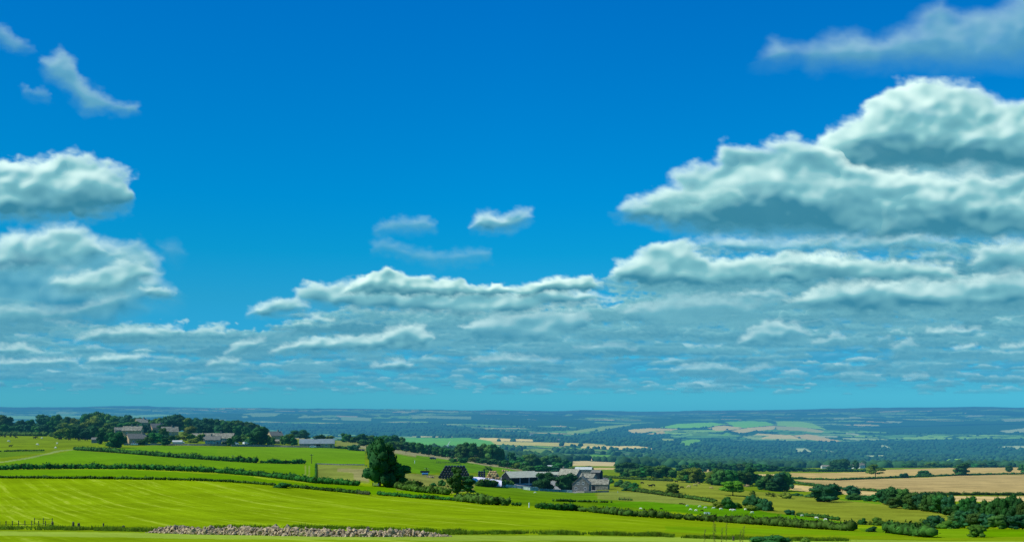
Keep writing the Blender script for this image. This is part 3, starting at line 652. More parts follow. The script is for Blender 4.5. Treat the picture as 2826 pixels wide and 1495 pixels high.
small = [
 ([(190,852),(230,830),(330,818),(460,825),(462,845),(380,860),(230,864)], .8, .2), ([(475,838),(510,820),(565,835),(560,846),(490,846)], .8, .25),
 ([(565,888),(600,858),(665,848),(660,868),(600,892)], .8, .25), ([(-60,880),(0,868),(60,862),(105,882),(60,895),(-60,890)], .85, .2),
 ([(215,905),(260,892),(370,892),(335,915),(230,920)], .85, .25), ([(-60,905),(60,903),(200,898),(190,915),(60,922),(-60,918)], .8, .25),
 ([(515,912),(560,898),(602,903),(580,922),(540,925)], .85, .2), ([(350,722),(400,720),(440,732),(430,748),(370,745)], .8, .15),
 ([(680,880),(760,852),(850,845),(960,840),(1010,812),(1060,812),(1088,850),(1070,875),(900,884),(780,884)], .9, .2),
 ([(1160,820),(1250,787),(1370,782),(1480,785),(1480,825),(1400,855),(1300,865),(1200,855)], .8, .3),
 ([(940,915),(1000,905),(1040,915),(1020,930),(960,930)], .8, .3), ([(1180,900),(1300,892),(1400,902),(1390,918),(1220,918)], .65, .35),
 ([(1550,775),(1640,760),(1700,770),(1660,830),(1580,810)], .5, .35), ([(2040,860),(2080,855),(2095,830),(2125,850),(2120,868),(2060,872)], .7, .35),
 ([(2240,870),(2290,845),(2310,870),(2280,895),(2250,890)], .65, .4), ([(2330,830),(2400,820),(2470,825),(2450,845),(2350,848)], .75, .3),
 ([(2400,870),(2450,862),(2455,878),(2410,880)], .8, .25), ([(2520,868),(2600,858),(2600,870),(2530,878)], .8, .25),
 ([(1690,925),(1760,910),(1820,915),(1850,930),(1780,945),(1700,940)], .55, .45), ([(1700,968),(1780,955),(1840,960),(1820,978),(1720,980)], .55, .45),
 ([(1860,935),(1930,915),(1945,925),(1900,950)], .55, .45), ([(2280,945),(2330,940),(2335,950),(2290,952)], .7, .35),
 ([(1840,740),(1900,730),(1960,728),(1990,745),(1930,760)], .6, .3), ([(1440,870),(1560,862),(1600,875),(1500,885)], .5, .45),
 ([(770,800),(800,790),(835,805),(800,812)], .85, .1), ([(2210,850),(2235,845),(2240,862),(2215,862)], .5, .4),
 ([(1930,660),(1990,640),(2040,648),(2100,665),(2000,680),(1940,678)], .6, .15), ([(2300,640),(2380,630),(2420,650),(2340,660)], .4, .3)]
names_ = ['long low white cloud above the hilltop village','small puff right of the long low white cloud','ragged puff low between the left bank and the centre','low bright cloud at the left edge above the village','flat bright cloud low over the village trees','thin white streak low at the left edge','small bright flat cloud low left of centre','small puff at the right tip of the left cloud bank','long low cloud under the central bank with a raised right end','broad grey puff under the right end of the central bank','small flat bright cloud low in the centre','thin pale band low in the centre right of the flat bright cloud','hazy tuft between the central bank and the right clouds','small hooked puff low right of the peaked cream cloud','pale curl of cloud low in the right sky','flat cream cloud bar low near the right edge','tiny bright cloud below the flat cream bar','tiny bright streak low at the right edge','hazy flat cloud just above the far hills right of centre','lowest hazy streak of cloud right of centre','hazy slanting streak of cloud beside the lowest streak','tiny pale dash of cloud low over the right hills','thin grey roll under the long puffy white cloud','long dim band of cloud low in the centre','tiny brilliant shred of cloud under the central bank','tiny faint puff beside the pale curl','bright middle of the long puffy white cloud','dim puff under the band of small puffs at right']
for k, (pl, al_, hz_) in enumerate(small):
    cloud(names_[k], pl, al_, 8, 6, 14, 5, 40+k, 3.5, haze=hz_, group='small low clouds')

# the countless far clouds in layers down to the horizon: one sheet
def far_layer(name, seed, ytop, ybot, D, thr, amax, hz0, hz1, sx, bumpk):
    st = 1.3
    gx, gy = np.meshgrid(np.arange(-80, 1104, st), np.arange(ytop, ybot, st), indexing='ij')
    v = np.maximum(HY-gy, 2)/F
    dist = .055/v
    U = (gx-CX)/F/v*.055*sx; W = np.log(v)*6.0
    wv = fbm(U*.35+seed, W*.5, 3, seed)
    n = fbm(U*1.0+wv*1.2, W*1.3+seed*3.1, 5, seed+1, .55)
    bil = np.abs(vnoise(U*3+wv, W*3.2, seed+3))*.6+np.abs(vnoise(U*6.3, W*7-wv, seed+4))*.4
    cov = np.interp(gx, [-80, 60, 200, 300, 420, 560, 700, 1104], [.03, .05, -.04, -.10, .02, .12, .10, .06])*smooth(285, 330, gy)
    # clear sky above the top of the bank
    topl = np.interp(gx, [-80, 0, 120, 170, 200, 245, 300, 420, 600, 640, 720, 1104], [262, 290, 320, 318, 326, 318, 303, 300, 297, 292, 272, 250])
    cov = cov-.9*(1-smooth(-6, 14, gy-topl-8*wv))
    d = n+cov+bil*.25-thr
    al = smooth(-.02, .26, d)*amax*(1-smooth(ybot-34, ybot-4, gy))
    al[0, :] = al[-1, :] = 0; al[:, 0] = al[:, -1] = 0
    al[al < .004] = 0
    hgt = np.clip(d, 0, .6)*bumpk*2.2+bil*bumpk*.35*smooth(0, .2, d)+(gy-ytop)*.10+np.clip(d, 0, .35)*0
    hgt = hgt*np.clip(v/.06, .25, 1.4)
    h1 = blur1(blur1(hgt, 3, 0), 3, 1); hgt = blur1(blur1(hgt, 7, 0), 3, 1)
    gl = painted_shading(hgt, h1, 0, st, -.02)
    Dm = np.interp(gy, [ytop, ybot], [D, D*1.25])
    dep = Dm*(1-hgt/F)
    V = np.stack([(gx-CX)/F*dep, dep, -(gy-HY)/F*dep], -1).reshape(-1, 3)
    n0, n1 = gx.shape
    I, J = np.meshgrid(np.arange(n0-1), np.arange(n1-1), indexing='ij'); a = (I*n1+J).ravel()
    Q = np.stack([a, a+1, a+n1+1, a+n1], -1)
    keep = al.ravel()[Q].max(1) > 0; Q = Q[keep]
    used = np.zeros(len(V), bool); used[Q.ravel()] = True
    idx = np.cumsum(used)-1
    me = grid_mesh(name, V[used], idx[Q])
    hz = hz0+(hz1-hz0)*smooth(ytop, ybot-20, gy)
    av = np.zeros((used.sum(), 4)); av[:, 0] = al.ravel()[used]; av[:, 1] = hz.ravel()[used]; av[:, 2] = gl.ravel()[used]; av[:, 3] = 1
    set_attr(me, 'alpha_haze_shading', av); me.materials.append(CM)
    tag(new_obj(name, me), kind='stuff')
far_layer('far_cloud_layer', 3, 250, 401, 52000, -.16, .80, .50, .88, 22, 7)
def puff_layer(name, seed, n, D):
    """flat based little cumulus, row behind row, shrinking towards the horizon"""
    g = np.random.default_rng(seed); st = 1.1
    gx, gy = np.meshgrid(np.arange(-60, 1084, st), np.arange(235, 404, st), indexing='ij')
    A = np.zeros(gx.shape); G = np.zeros(gx.shape); Hh = np.zeros(gx.shape)
    nx1 = fbm(gx/9, gy/4, 4, seed+2, .6); nx2 = fbm(gx/26+7, gy/9, 3, seed+5); nx3 = fbm(gx/5, gy/2.6, 3, seed+8)
    ys = np.sort(262+(394-262)*g.random(n)**.62)[::-1]
    for yb in ys:
        cx = g.uniform(-60, 1084); top_ = np.interp(cx, [-80, 0, 120, 170, 200, 245, 300, 420, 600, 640, 720, 1104], [290, 312, 336, 332, 334, 330, 322, 318, 312, 306, 290, 262])
        if yb < top_ - (26 if cx > 640 else 0): continue
        sc_ = (HY-yb)/100.; a = (14+46*g.random()**1.6)*sc_**.8*(1.15); b = a*g.uniform(.22, .44)
        if a < 3: continue
        i0 = max(0, int((cx-a*1.5+60)/st)); i1 = min(gx.shape[0], int((cx+a*1.5+60)/st)); j0 = max(0, int((yb-b*2.4-235)/st)); j1 = min(gx.shape[1], int((yb+b*1.2-235)/st))
        if i1-i0 < 3 or j1-j0 < 3: continue
        W = (slice(i0, i1), slice(j0, j1)); n1, n2, n3 = nx1[W], nx2[W], nx3[W]
        t = (gx[W]-cx)/a+n2*.5; u = (yb-gy[W])/b
        top = np.sqrt(np.clip(1-t*t, 0, 1))*(1+.9*n2)+.35*n1
        d = np.minimum(top-u, (u+.25+.3*n1)*1.2); d = np.minimum(d, (1.05-np.abs(t))*2.5)
        al = smooth(-.05, .45, d+.12*n3)*g.uniform(.55, 1.)
        gl = np.clip(.22+.50*smooth(-.1, 1.0, u+.35*n1)+.12*n3+g.uniform(-.14, .22), 0, 1)  # puff tops painted lighter than their flat bases
        A[W] = A[W]*(1-al)+al; G[W] = G[W]*(1-al)+gl*al; Hh[W] = np.maximum(Hh[W], np.clip(d, 0, 1)*b*.5)
    G = G/np.maximum(A, 1e-3); A = A*(1-smooth(384, 403, gy))*.95
    A[0, :] = A[-1, :] = 0; A[:, 0] = A[:, -1] = 0; A[A < .004] = 0
    Hh = blur1(blur1(Hh, 5, 0), 3, 1); dep = D*(1-Hh/F)
    V = np.stack([(gx-CX)/F*dep, dep, -(gy-HY)/F*dep], -1).reshape(-1, 3); n0, n1_ = gx.shape
    I, J = np.meshgrid(np.arange(n0-1), np.arange(n1_-1), indexing='ij'); a = (I*n1_+J).ravel(); Q = np.stack([a, a+1, a+n1_+1, a+n1_], -1)
    Q = Q[A.ravel()[Q].max(1) > 0]; used = np.zeros(len(V), bool); used[Q.ravel()] = True; idx = np.cumsum(used)-1
    me = grid_mesh(name, V[used], idx[Q]); hz = .14+.40*smooth(290, 395, gy)
    av = np.zeros((used.sum(), 4)); av[:, 0] = A.ravel()[used]; av[:, 1] = hz.ravel()[used]; av[:, 2] = G.ravel()[used]; av[:, 3] = 1
    set_attr(me, 'alpha_haze_shading', av); me.materials.append(CM); tag(new_obj(name, me), kind='stuff')
puff_layer('far_cloud_layer', 5, 1300, 45000)

# ------------------------------------------------------------------ trees
def crown_mesh(seed, kind, mat_):
    r = random.Random(seed); g = np.random.default_rng(seed); mb = MB()
    def lump(c, s):
        v, f = ICO2; v = v.copy()
        n = fbm(v[:, 0]*2.1+seed+c[0]*9, v[:, 1]*2.1+v[:, 2]*2.3, 3, seed)
        v = v*(1+.34*n[:, None])*np.array(s)+np.array(c); mb.add(v, f)
        k = NL; th = g.uniform(0, 2*PI, k); cz = g.uniform(-.55, 1, k); sz = np.sqrt(1-cz**2)
        p = np.stack([np.cos(th)*sz, np.sin(th)*sz, cz], -1)
        P_ = p*np.array(s)*(1.0+g.uniform(-.05, .26, k))[:, None]+np.array(c)
        a = g.normal(size=(k, 3)); a /= np.linalg.norm(a, axis=1)[:, None]
        b_ = np.cross(a, p+g.normal(size=(k, 3))*.5); b_ /= np.linalg.norm(b_, axis=1)[:, None]+1e-6
        q = g.uniform(.02, .045, k)[:, None]
        vv = np.stack([P_-a*q, P_-b_*q*.7, P_+a*q, P_+b_*q*.7], 1).reshape(-1, 3)
        mb.add(vv, [(4*i, 4*i+1, 4*i+2, 4*i+3) for i in range(k)])
    NL = 70
    if kind == 'round':
        for i in range(20):
            t = r.uniform(0, 2*PI); zz = r.uniform(.12, .86); rad = .40*math.sqrt(max(.05, 1-((zz-.45)/.52)**2))*r.uniform(.45, 1)
            lump((math.cos(t)*rad, math.sin(t)*rad, zz), (r.uniform(.13, .20), r.uniform(.13, .20), r.uniform(.09, .15)))
        lump((0, 0, .5), (.30, .30, .36))
    elif kind == 'tall':
        for i in range(26):
            t = r.uniform(0, 2*PI); zz = r.uniform(.06, .93); rad = .42*math.sqrt(max(.04, 1-((zz-.42)/.56)**2))*r.uniform(.4, 1)
            lump((math.cos(t)*rad, math.sin(t)*rad, zz), (r.uniform(.10, .18), r.uniform(.10, .18), r.uniform(.05, .10)))
        lump((.02, 0, .45), (.22, .22, .38))
    elif kind == 'airy':
        for i in range(20):
            t = r.uniform(0, 2*PI); zz = r.uniform(.1, .9); rad = .44*math.sqrt(max(.05, 1-((zz-.5)/.52)**2))*r.uniform(.5, 1)
            lump((math.cos(t)*rad, math.sin(t)*rad, zz), (r.uniform(.08, .14), r.uniform(.08, .14), r.uniform(.06, .10)))
    elif kind == 'umbrella':
        for i in range(18):
            t = r.uniform(0, 2*PI); zz = r.uniform(.15, .85); rad = .42*math.sqrt(max(.03, 1-zz*zz*1.05))*r.uniform(.3, 1)
            lump((math.cos(t)*rad, math.sin(t)*rad, zz), (.16, .16, .13))
        lump((0, 0, .35), (.36, .36, .25))
    else:   # bush
        for i in range(14):
            t = r.uniform(0, 2*PI); zz = r.uniform(.05, .75); rad = .38*math.sqrt(max(.05, 1-zz*zz))*r.uniform(.3, 1)
            lump((math.cos(t)*rad, math.sin(t)*rad, zz), (.17, .17, .20))
        lump((0, 0, .3), (.33, .33, .33))
    me = mb.mesh('crown', mat_, True); co_ = np.empty(len(me.vertices)*3, np.float32); me.vertices.foreach_get('co', co_); co_ = co_.reshape(-1, 3)
    co_[:, 0] /= max(.01, (np.percentile(co_[:, 0], 99)-np.percentile(co_[:, 0], 1))); co_[:, 1] /= max(.01, (np.percentile(co_[:, 1], 99)-np.percentile(co_[:, 1], 1)))
    z0, z1 = np.percentile(co_[:, 2], 1), np.percentile(co_[:, 2], 99.3); co_[:, 2] = (co_[:, 2]-z0)/(z1-z0)
    me.vertices.foreach_set('co', co_.ravel()); me.update(); return me
CR = {}
def crown(kind, mname, k):
    key = (kind, mname, k)
    if key not in CR: CR[key] = crown_mesh(100+k*17+len(CR)*5, kind, M[mname])
    return CR[key]
def trunk_mesh(seed):
    r = random.Random(seed); mb = MB()
    mb.tube([(0, 0, -.03), (.01, 0, .15), (.0, .01, .4), (.01, 0, .7)], [.045, .034, .024, .008], 7)
    for i in range(5):
        t = r.uniform(0, 2*PI); z0 = r.uniform(.2, .45); l = r.uniform(.2, .34)
        mb.tube([(0, 0, z0), (math.cos(t)*l*.5, math.sin(t)*l*.5, z0+l*.45), (math.cos(t)*l, math.sin(t)*l, z0+l*.75)], [.018, .011, .004], 5)
    return mb.mesh('trunk', M['bark'], True)
TR = [trunk_mesh(s) for s in (1, 2, 3)]
nt_ = [0]
MN = dict(l='leaf', d='leaf_dark', o='leaf_olive', b='leaf_bright')
def tree(z, zx, ztop, w, base=None, D=None, m='l', kind='round', label=None, group=None, cat='tree', name=None, lift=None, k=None):
    px, ytop = zc(z, zx, ztop)
    p = az(z, zx, base, D); D = p.y
    if base is not None and False: pass
    hgt = p.z*-1; hpx = (HY-ytop)/F*D-p.z
    H = max(1.2, hpx); Wd = w*.10503/F*D*(1.22 if group and 'village' in group else 1.05)
    nt_[0] += 1; i = nt_[0]; r = random.Random(i*31)
    k = r.randrange(3) if k is None else k
    lift = lift if lift is not None else {'bush': 0, 'umbrella': .30, 'tall': .05}.get(kind, .10)
    name = name or ('bush' if kind == 'bush' else 'broadleaf_tree')
    t = thing(name, label, cat, p, r.uniform(0, 2*PI), group)
    c = new_obj('crown', crown(kind, MN[m], k), t); c.location = (0, 0, H*lift-(.15 if kind == 'bush' else 0)); c.scale = (Wd*1.02, Wd*1.02, H*(1-lift))
    if kind != 'bush':
        tk = new_obj('trunk', TR[i % 3], t); s = max(H, Wd*.7); tk.scale = (s*.9, s*.9, H)
    return t
def wood_(z, rows, label, group, D=None, kind='round', cat='tree'):
    for q in rows:
        zx, zt, w_ = q[:3]; m_ = q[3] if len(q) > 3 else 'l'; bs = q[4] if len(q) > 4 else None
        tree(z, zx, zt, w_, bs, None if bs else D, m_, q[5] if len(q) > 5 else kind, label, group, cat)

wood_(1, [(-60,150,150,'d'),(30,155,140,'l'),(110,225,80,'d'),(200,198,100,'d'),(285,195,80,'l'),(345,225,70,'l'),(440,148,150,'d'),(540,145,90,'l'),(590,190,100,'l'),(655,170,110,'l'),(730,180,110,'o'),(800,150,110,'l'),(850,135,120,'d'),(920,140,130,'o'),(975,122,130,'l'),(1060,150,120,'l'),(1120,165,100,'d'),(1185,152,130,'d'),(1260,180,90,'l'),(1300,175,80,'l'),(1440,195,80,'l'),(1510,178,90,'l'),(1580,160,100,'d'),(1640,145,160,'d'),(1700,165,130,'d'),(1790,178,110,'o'),(1860,180,100,'d'),(1910,190,110,'d'),(1980,180,110,'d'),(2060,190,110,'d'),(2130,200,100,'l'),(2190,205,100,'l'),(2250,200,100,'l'),(2320,215,100,'d'),(2390,222,90,'l')],
      'leafy green tree in the belt of woodland behind the hilltop village', 'trees behind the village', D=985)
wood_(2, [(75,205,110,'d'),(140,205,100,'l'),(200,210,100,'l'),(250,220,90,'l'),(300,225,100,'d'),(360,235,90,'l'),(410,255,80,'l'),(455,275,70,'l')],
      'leafy green tree in the belt of woodland behind the hilltop village', 'trees behind the village', D=985)
wood_(1, [(60,240,90,'l'),(160,245,100,'d'),(250,240,90,'d'),(350,255,90,'l'),(500,205,110,'l'),(420,240,110,'d'),(590,235,110,'l'),(640,225,110,'o'),(690,245,110,'l'),(760,235,120,'l'),(870,190,140,'o'),(940,200,110,'l'),(1010,230,110,'o'),(1090,215,110,'l'),(1200,220,130,'l'),(1270,210,130,'l'),(1340,235,110,'d'),(1550,235,90,'d'),(1900,235,80,'d'),(1990,240,80,'d'),(2070,245,90,'d'),(2170,240,90,'l'),(2260,250,90,'l'),(2340,260,80,'l')],
      'shorter tree in front of the woodland belt, above the village roofs', 'trees among the village edge', D=900)
wood_(1, [(560,285,90,'o'),(650,272,100,'o'),(720,265,110,'d'),(820,275,120,'d'),(890,250,120,'d'),(960,265,110,'l'),(1040,275,90,'l'),(780,330,60,'l')],
      'bushy tree at the edge of the cattle field left of the village', 'bushy trees by the cattle field', D=760)
tree(1, 1095, 308, 150, 462, m='l', kind='round', label='dense green tree standing in front of the sandstone gable house', lift=.06)
for q in [(1215,355,70,428,'l'),(1150,365,60,430,'o'),(1345,385,70,436,'l'),(1400,360,80,428,'l'),(1550,335,80,405,'d'),(1660,345,80,410,'l'),(1830,330,70,400,'l'),(1925,330,80,400,'o'),(2250,345,80,415,'l'),(2330,330,80,418,'l'),(2395,345,90,425,'o'),(1440,290,80,390,'d'),(1560,275,70,380,'l'),(1300,345,50,395,'l')]:
    tree(1, q[0], q[1], q[2], q[3], m=q[4], label='small green garden tree between the stone houses of the village', group='garden trees in the village')
tree(1, 1480, 318, 125, 425, m='l', label='round green tree right of the sandstone gable house')
tree(1, 1575, 368, 80, 440, m='d', label='small dark tree in front of the village garden wall', kind='round')
tree(1, 960, 308, 70, 425, m='d', kind='tall', label='narrow dark tree left of the dense green tree by the sandstone house')
tree(1, 1015, 312, 90, 405, m='l', label='light green tree behind the narrow dark one in the village')
tree(1, 1740, 322, 130, 410, m='o', kind='airy', label='yellowish airy tree between the village bungalows')
tree(1, 1800, 255, 110, 340, m='o', label='olive tree rising above the bungalow roofs')
tree(1, 1850, 365, 90, 415, m='o', kind='bush', label='olive garden shrub left of the grey roofed bungalow', cat='shrub')
tree(1, 2200, 368, 70, 445, m='l', label='small tree at the right end of the grey roofed bungalow')
tree(1, 2135, 400, 50, 440, m='d', kind='bush', label='dark shrub at the porch of the bungalow', cat='shrub')
tree(2, 380, 262, 175, 432, m='d', label='big dark oak at the right end of the village', lift=.04)
tree(2, 455, 338, 110, 432, m='o', label='light olive tree just right of the big dark village oak')
tree(2, 515, 355, 80, 437, m='l', label='small green tree under the stone barn with the tan gable')
tree(2, 690, 330, 75, 432, m='o', label='olive tree between the tan barn and the long roofed farmhouse')
tree(2, 640, 345, 80, 432, m='l', label='green tree right of the tan gabled barn')
tree(2, 730, 365, 60, 440, m='l', label='small green tree left of the long blue roofed farmhouse')
tree(2, 785, 292, 165, D=980, m='d', label='lone flat topped clump on the ridge above the long farmhouse', kind='umbrella', lift=.05)
tree(2, 970, 338, 105, D=790, m='d', label='dark tree directly behind the chimney of the long farmhouse')
tree(2, 1070, 348, 85, D=850, m='o', label='pale green tree behind the right end of the long farmhouse')
for q in [(1190,445,90,470),(1295,430,110,485),(1150,440,60,468)]:
    tree(2, q[0], q[1], q[2], q[3], m='d', kind='bush', label='low dark bush on the grassy bank right of the long farmhouse', group='bushes on the bank', cat='bush')
G1_ = 'trees along the lane beyond the ridge'
wood_(2, [(1225,325,95,'l'),(1290,352,80,'l'),(1380,328,120,'d'),(1455,345,120,'l'),(1530,350,120,'l'),(1620,345,120,'l'),(1690,342,110,'d'),(1745,360,90,'l')], 'green tree in the row running down behind the ridge towards the turbine', G1_, D=900)
wood_(2, [(1400,385,110,'d'),(1660,400,110,'l'),(1720,405,110,'l'),(1800,405,110,'d'),(1850,410,100,'l'),(1910,415,110,'l'),(1965,432,80,'l'),(2025,432,60,'d',None,'tall'),(2075,448,90,'l'),(2130,455,90,'l'),(2190,465,100,'l'),(2240,478,90,'d'),(1880,455,80,'l'),(1990,465,90,'l'),(2100,480,90,'o'),(2160,490,80,'l')], 'green tree in the hedgerow sloping down to the lane above the farm', G1_, D=810)
wood_(3, [(440,430,150,'l'),(510,412,150,'l'),(580,445,120,'l'),(680,424,150,'l'),(760,430,140,'d'),(800,475,70,'l'),(430,480,110,'l'),(490,490,120,'l'),(640,470,110,'l'),(720,490,110,'l')], 'tall green tree in the clump on the lane behind the bale stacks', 'tall trees behind the bale stacks', D=800)
wood_(3, [(905,505,80,'d'),(950,545,50,'d'),(1000,545,120,'l'),(1060,522,130,'l'),(1130,530,120,'d'),(1210,540,120,'l'),(1280,528,120,'d'),(1330,545,110,'l'),(1400,572,110,'d'),(1440,585,90,'l')], 'dark tree in the copse above the open cattle shed', 'copse above the cattle shed', D=900)
wood_(3, [(350,560,90,'l',600),(440,560,100,'l',605),(550,550,110,'o',600),(620,560,110,'l',612),(700,570,120,'l',620),(780,560,100,'l',625),(830,578,110,'l',645),(900,585,120,'l',650),(960,600,100,'o',660),(1060,630,110,'l',695),(1150,628,110,'l',695),(1220,632,120,'l',695),(1320,640,110,'d',695),(1490,640,110,'l',700),(1560,650,100,'l',705),(1620,635,130,'l',712),(1340,600,110,'l',690),(1030,590,90,'l',680)], 'low green tree along the lane bank above the farm roofs', 'low trees along the lane bank')
wood_(4, [(220,612,130,'d'),(290,600,150,'d'),(360,605,130,'d'),(410,612,110,'d')], 'dark domed tree in the wood right of the farm', 'wood right of the farm', D=860)
wood_(4, [(300,665,110,'l',740),(380,660,110,'l',745),(450,650,120,'l',745),(510,632,140,'d',745),(590,628,150,'l',745),(660,645,120,'d',745),(710,670,90,'l',748),(560,690,90,'d',748),(250,690,80,'l',742)], 'rounded tree in the wood edge behind the tan cattle meadow', 'wood right of the farm')
wood_(4, [(770,622,70,'d'),(830,620,90,'l'),(900,605,90,'l'),(935,600,80,'d'),(1010,612,90,'d'),(1090,605,90,'l'),(1155,600,70,'d'),(1220,615,90,'l'),(1290,612,100,'l'),(1360,610,110,'l'),(1430,600,110,'l'),(1510,612,110,'l'),(1590,618,110,'l'),(1660,625,110,'d'),(1740,640,110,'l'),(1820,638,110,'l'),(1900,650,100,'d'),(1980,658,90,'l')], 'hazy tree in the far row before the blue valley', 'far row of trees before the valley', D=1020)
wood_(4, [(840,662,140,'o',790),(920,652,140,'o',795),(985,690,80,'l',795),(1080,672,120,'o',812),(1160,662,150,'l',818),(1250,668,150,'l',820),(1340,680,130,'l',822),(1440,640,130,'d',815),(1400,700,110,'l',822),(1470,700,100,'d',815),(1520,712,80,'l',790),(870,720,110,'l',795),(1100,740,100,'l',815),(1200,740,100,'l',818),(1580,735,110,'l',855),(1640,715,130,'l',865),(1710,698,150,'d',870),(1780,690,120,'l',872),(1825,740,90,'d',850),(1550,770,90,'l',860),(1660,790,110,'d',872),(1740,790,110,'d',872)], 'tall tree in the belt between the cattle meadow and the tan fields', 'belt beyond the cattle meadow')
tree(4, 712, 803, 115, 892, m='o', kind='round', label='small pale round tree in the dry cattle meadow', lift=.02)
tree(4, 1285, 778, 200, 917, m='b', kind='umbrella', label='bright green spreading tree standing alone in the meadow', lift=.32)
tree(4, 2180, 808, 270, 975, m='d', kind='round', label='large dark spreading tree alone at the foot of the tan field', lift=.05)
for q in [(1160,968,110,1035,'o'),(1250,925,130,1042,'l'),(1320,975,90,1035,'o'),(1435,903,110,1020,'d'),(1500,925,120,1050,'d'),(1570,938,130,1056,'d'),(1622,950,90,1062,'d'),(1460,1000,110,1058,'o')]:
    tree(4, q[0], q[1], q[2], q[3], m=q[4], kind='bush', label='thick bush in the thicket in front of the spreading bright tree', group='thicket in the meadow', cat='bush')
for q in [(1620,882,50,922),(1670,888,50,930),(1470,868,60,915)]:
    tree(4, q[0], q[1], q[2], q[3], m='o', kind='airy', label='thin young tree at the top of the meadow', group='young trees in the meadow')
for q in [(1790,880,110,942,'o'),(1895,888,100,918,'l'),(2010,898,90,932,'l'),(1690,800,80,870,'d')]:
    tree(4, q[0], q[1], q[2], q[3], m=q[4], kind='bush', label='rounded bush on the hedge line left of the large dark tree', group='bushes left of the dark tree', cat='bush')
tree(4, 1830, 1043, 95, 1098, m='d', kind='bush', label='single dark bush at the left end of the short meadow hedge', cat='bush')
tree(5, 790, 818, 145, 925, m='d', label='dark tree left of the thick wood below the tan field')
tree(5, 800, 892, 150, 958, m='l', kind='bush', label='green bush at the foot of the dark tree beside the tan field', cat='bush')
wood_(5, [(930,915,120,'l',968),(1010,905,100,'l',975),(1100,850,150,'d',1000),(1180,838,170,'d',1010),(1265,848,130,'l',1020),(1200,930,150,'l',1035),(1350,890,150,'l',1050),(1440,888,140,'d',1060),(1520,900,140,'l',1070),(1620,900,150,'l',1085),(1700,912,120,'d',1100),(1590,1005,130,'d',1078),(1480,985,130,'l',1065),(1340,980,130,'l',1050),(1790,985,120,'l',1150),(1880,925,150,'l',1180),(1980,978,150,'d',1200),(2080,960,140,'l',1210),(2170,935,150,'l',1215),(2260,912,150,'l',1220),(2340,940,130,'d',1225),(2420,975,130,'l',1230),(2500,985,140,'d',1232),(1850,1060,170,'d',1225),(1960,1080,160,'l',1230),(2070,1090,160,'d',1232),(2180,1100,160,'l',1235),(2300,1110,150,'d',1236),(2400,1095,140,'d',1236),(1760,1080,120,'l',1180),(1700,1020,120,'l',1110)],
      'dense dark green tree in the thick wood at the right edge', 'thick wood at the right edge')
for q in [(1560,1098,180,1228,'d'),(1470,1130,110,1226,'o'),(1650,1150,140,1230,'o'),(1750,1150,130,1230,'l'),(1400,1160,70,1222,'o')]:
    tree(5, q[0], q[1], q[2], q[3], m=q[4], kind='bush', label='bushy tree at the near edge of the thick wood by the meadow', group='bushes in front of the thick wood', cat='bush')
tree(5, 1965, 1198, 160, 1312, m='o', kind='round', label='single olive green tree at the bottom right in front of the wood', lift=.05)
for q in [(875,1125,85,1192,'l'),(1030,1118,100,1200,'o'),(1150,1158,120,1208,'l'),(1225,1160,110,1215,'l'),(1310,1182,110,1224,'l'),(945,1150,50,1195,'o')]:
    tree(5, q[0], q[1], q[2], q[3], m=q[4], kind='bush', label='low bush in the line along the foot of the right hand meadow', group='bushes at the foot of the meadow', cat='bush')
tree(5, 955, 1224, 95, 1260, m='d', kind='bush', label='small dark bush in the bright field at the end of the long hedge', cat='bush')
tree(5, 1000, 622, 150, 748, m='o', kind='airy', label='airy tree with a bare stem between the tan fields', lift=.3)
tree(5, 1262, 698, 90, 748, m='d', kind='bush', label='left one of two round bushes on the hedge between the tan fields', cat='bush')
tree(5, 1467, 674, 115, 733, m='d', kind='bush', label='right and larger one of two round bushes on the hedge between the tan fields', cat='bush')
tree(5, 1830, 603, 135, 725, m='d', kind='tall', label='dark upright tree standing tall on the hedge between the tan fields', lift=.02)
tree(5, 2275, 628, 60, 695, m='l', label='small tree on the far tan field near the right edge')
tree(5, 2408, 618, 80, 700, m='l', label='tree cut by the right edge of the photo on the far tan field')
tree(5, 275, 733, 55, 752, m='l', kind='bush', label='little bush at the left end of the tan field hedge', cat='bush')
tree(5, 665, 570, 210, D=1190, m='d', kind='umbrella', label='dark spreading tree behind the pale farmhouses on the right', lift=.05)
tree(5, 640, 600, 100, D=1130, m='d', label='dark tree between the low barn and the pale farmhouse')
tree(5, 820, 578, 60, D=1190, m='d', label='small dark tree just behind the pale farmhouse roofs')
wood_(5, [(960,625,90,'l'),(1290,612,100,'l'),(1350,625,90,'d'),(1600,610,110,'l'),(1690,605,100,'l'),(1960,612,90,'l'),(2010,608,80,'l'),(2105,592,90,'d'),(2180,622,90,'l'),(1460,625,100,'l'),(1530,600,100,'o')], 'hazy tree along the far edge of the tan fields', 'trees along the far edge of the tan fields', D=1330)
tree(4, 1655, 1283, 385, D=104, m='l', kind='bush', label='wide dark bush at the very bottom of the photo', cat='bush')
tree(5, 335, 1310, 100, D=98, m='o', kind='bush', label='pale scrubby bush at the bottom edge right of the wide bush', cat='bush')
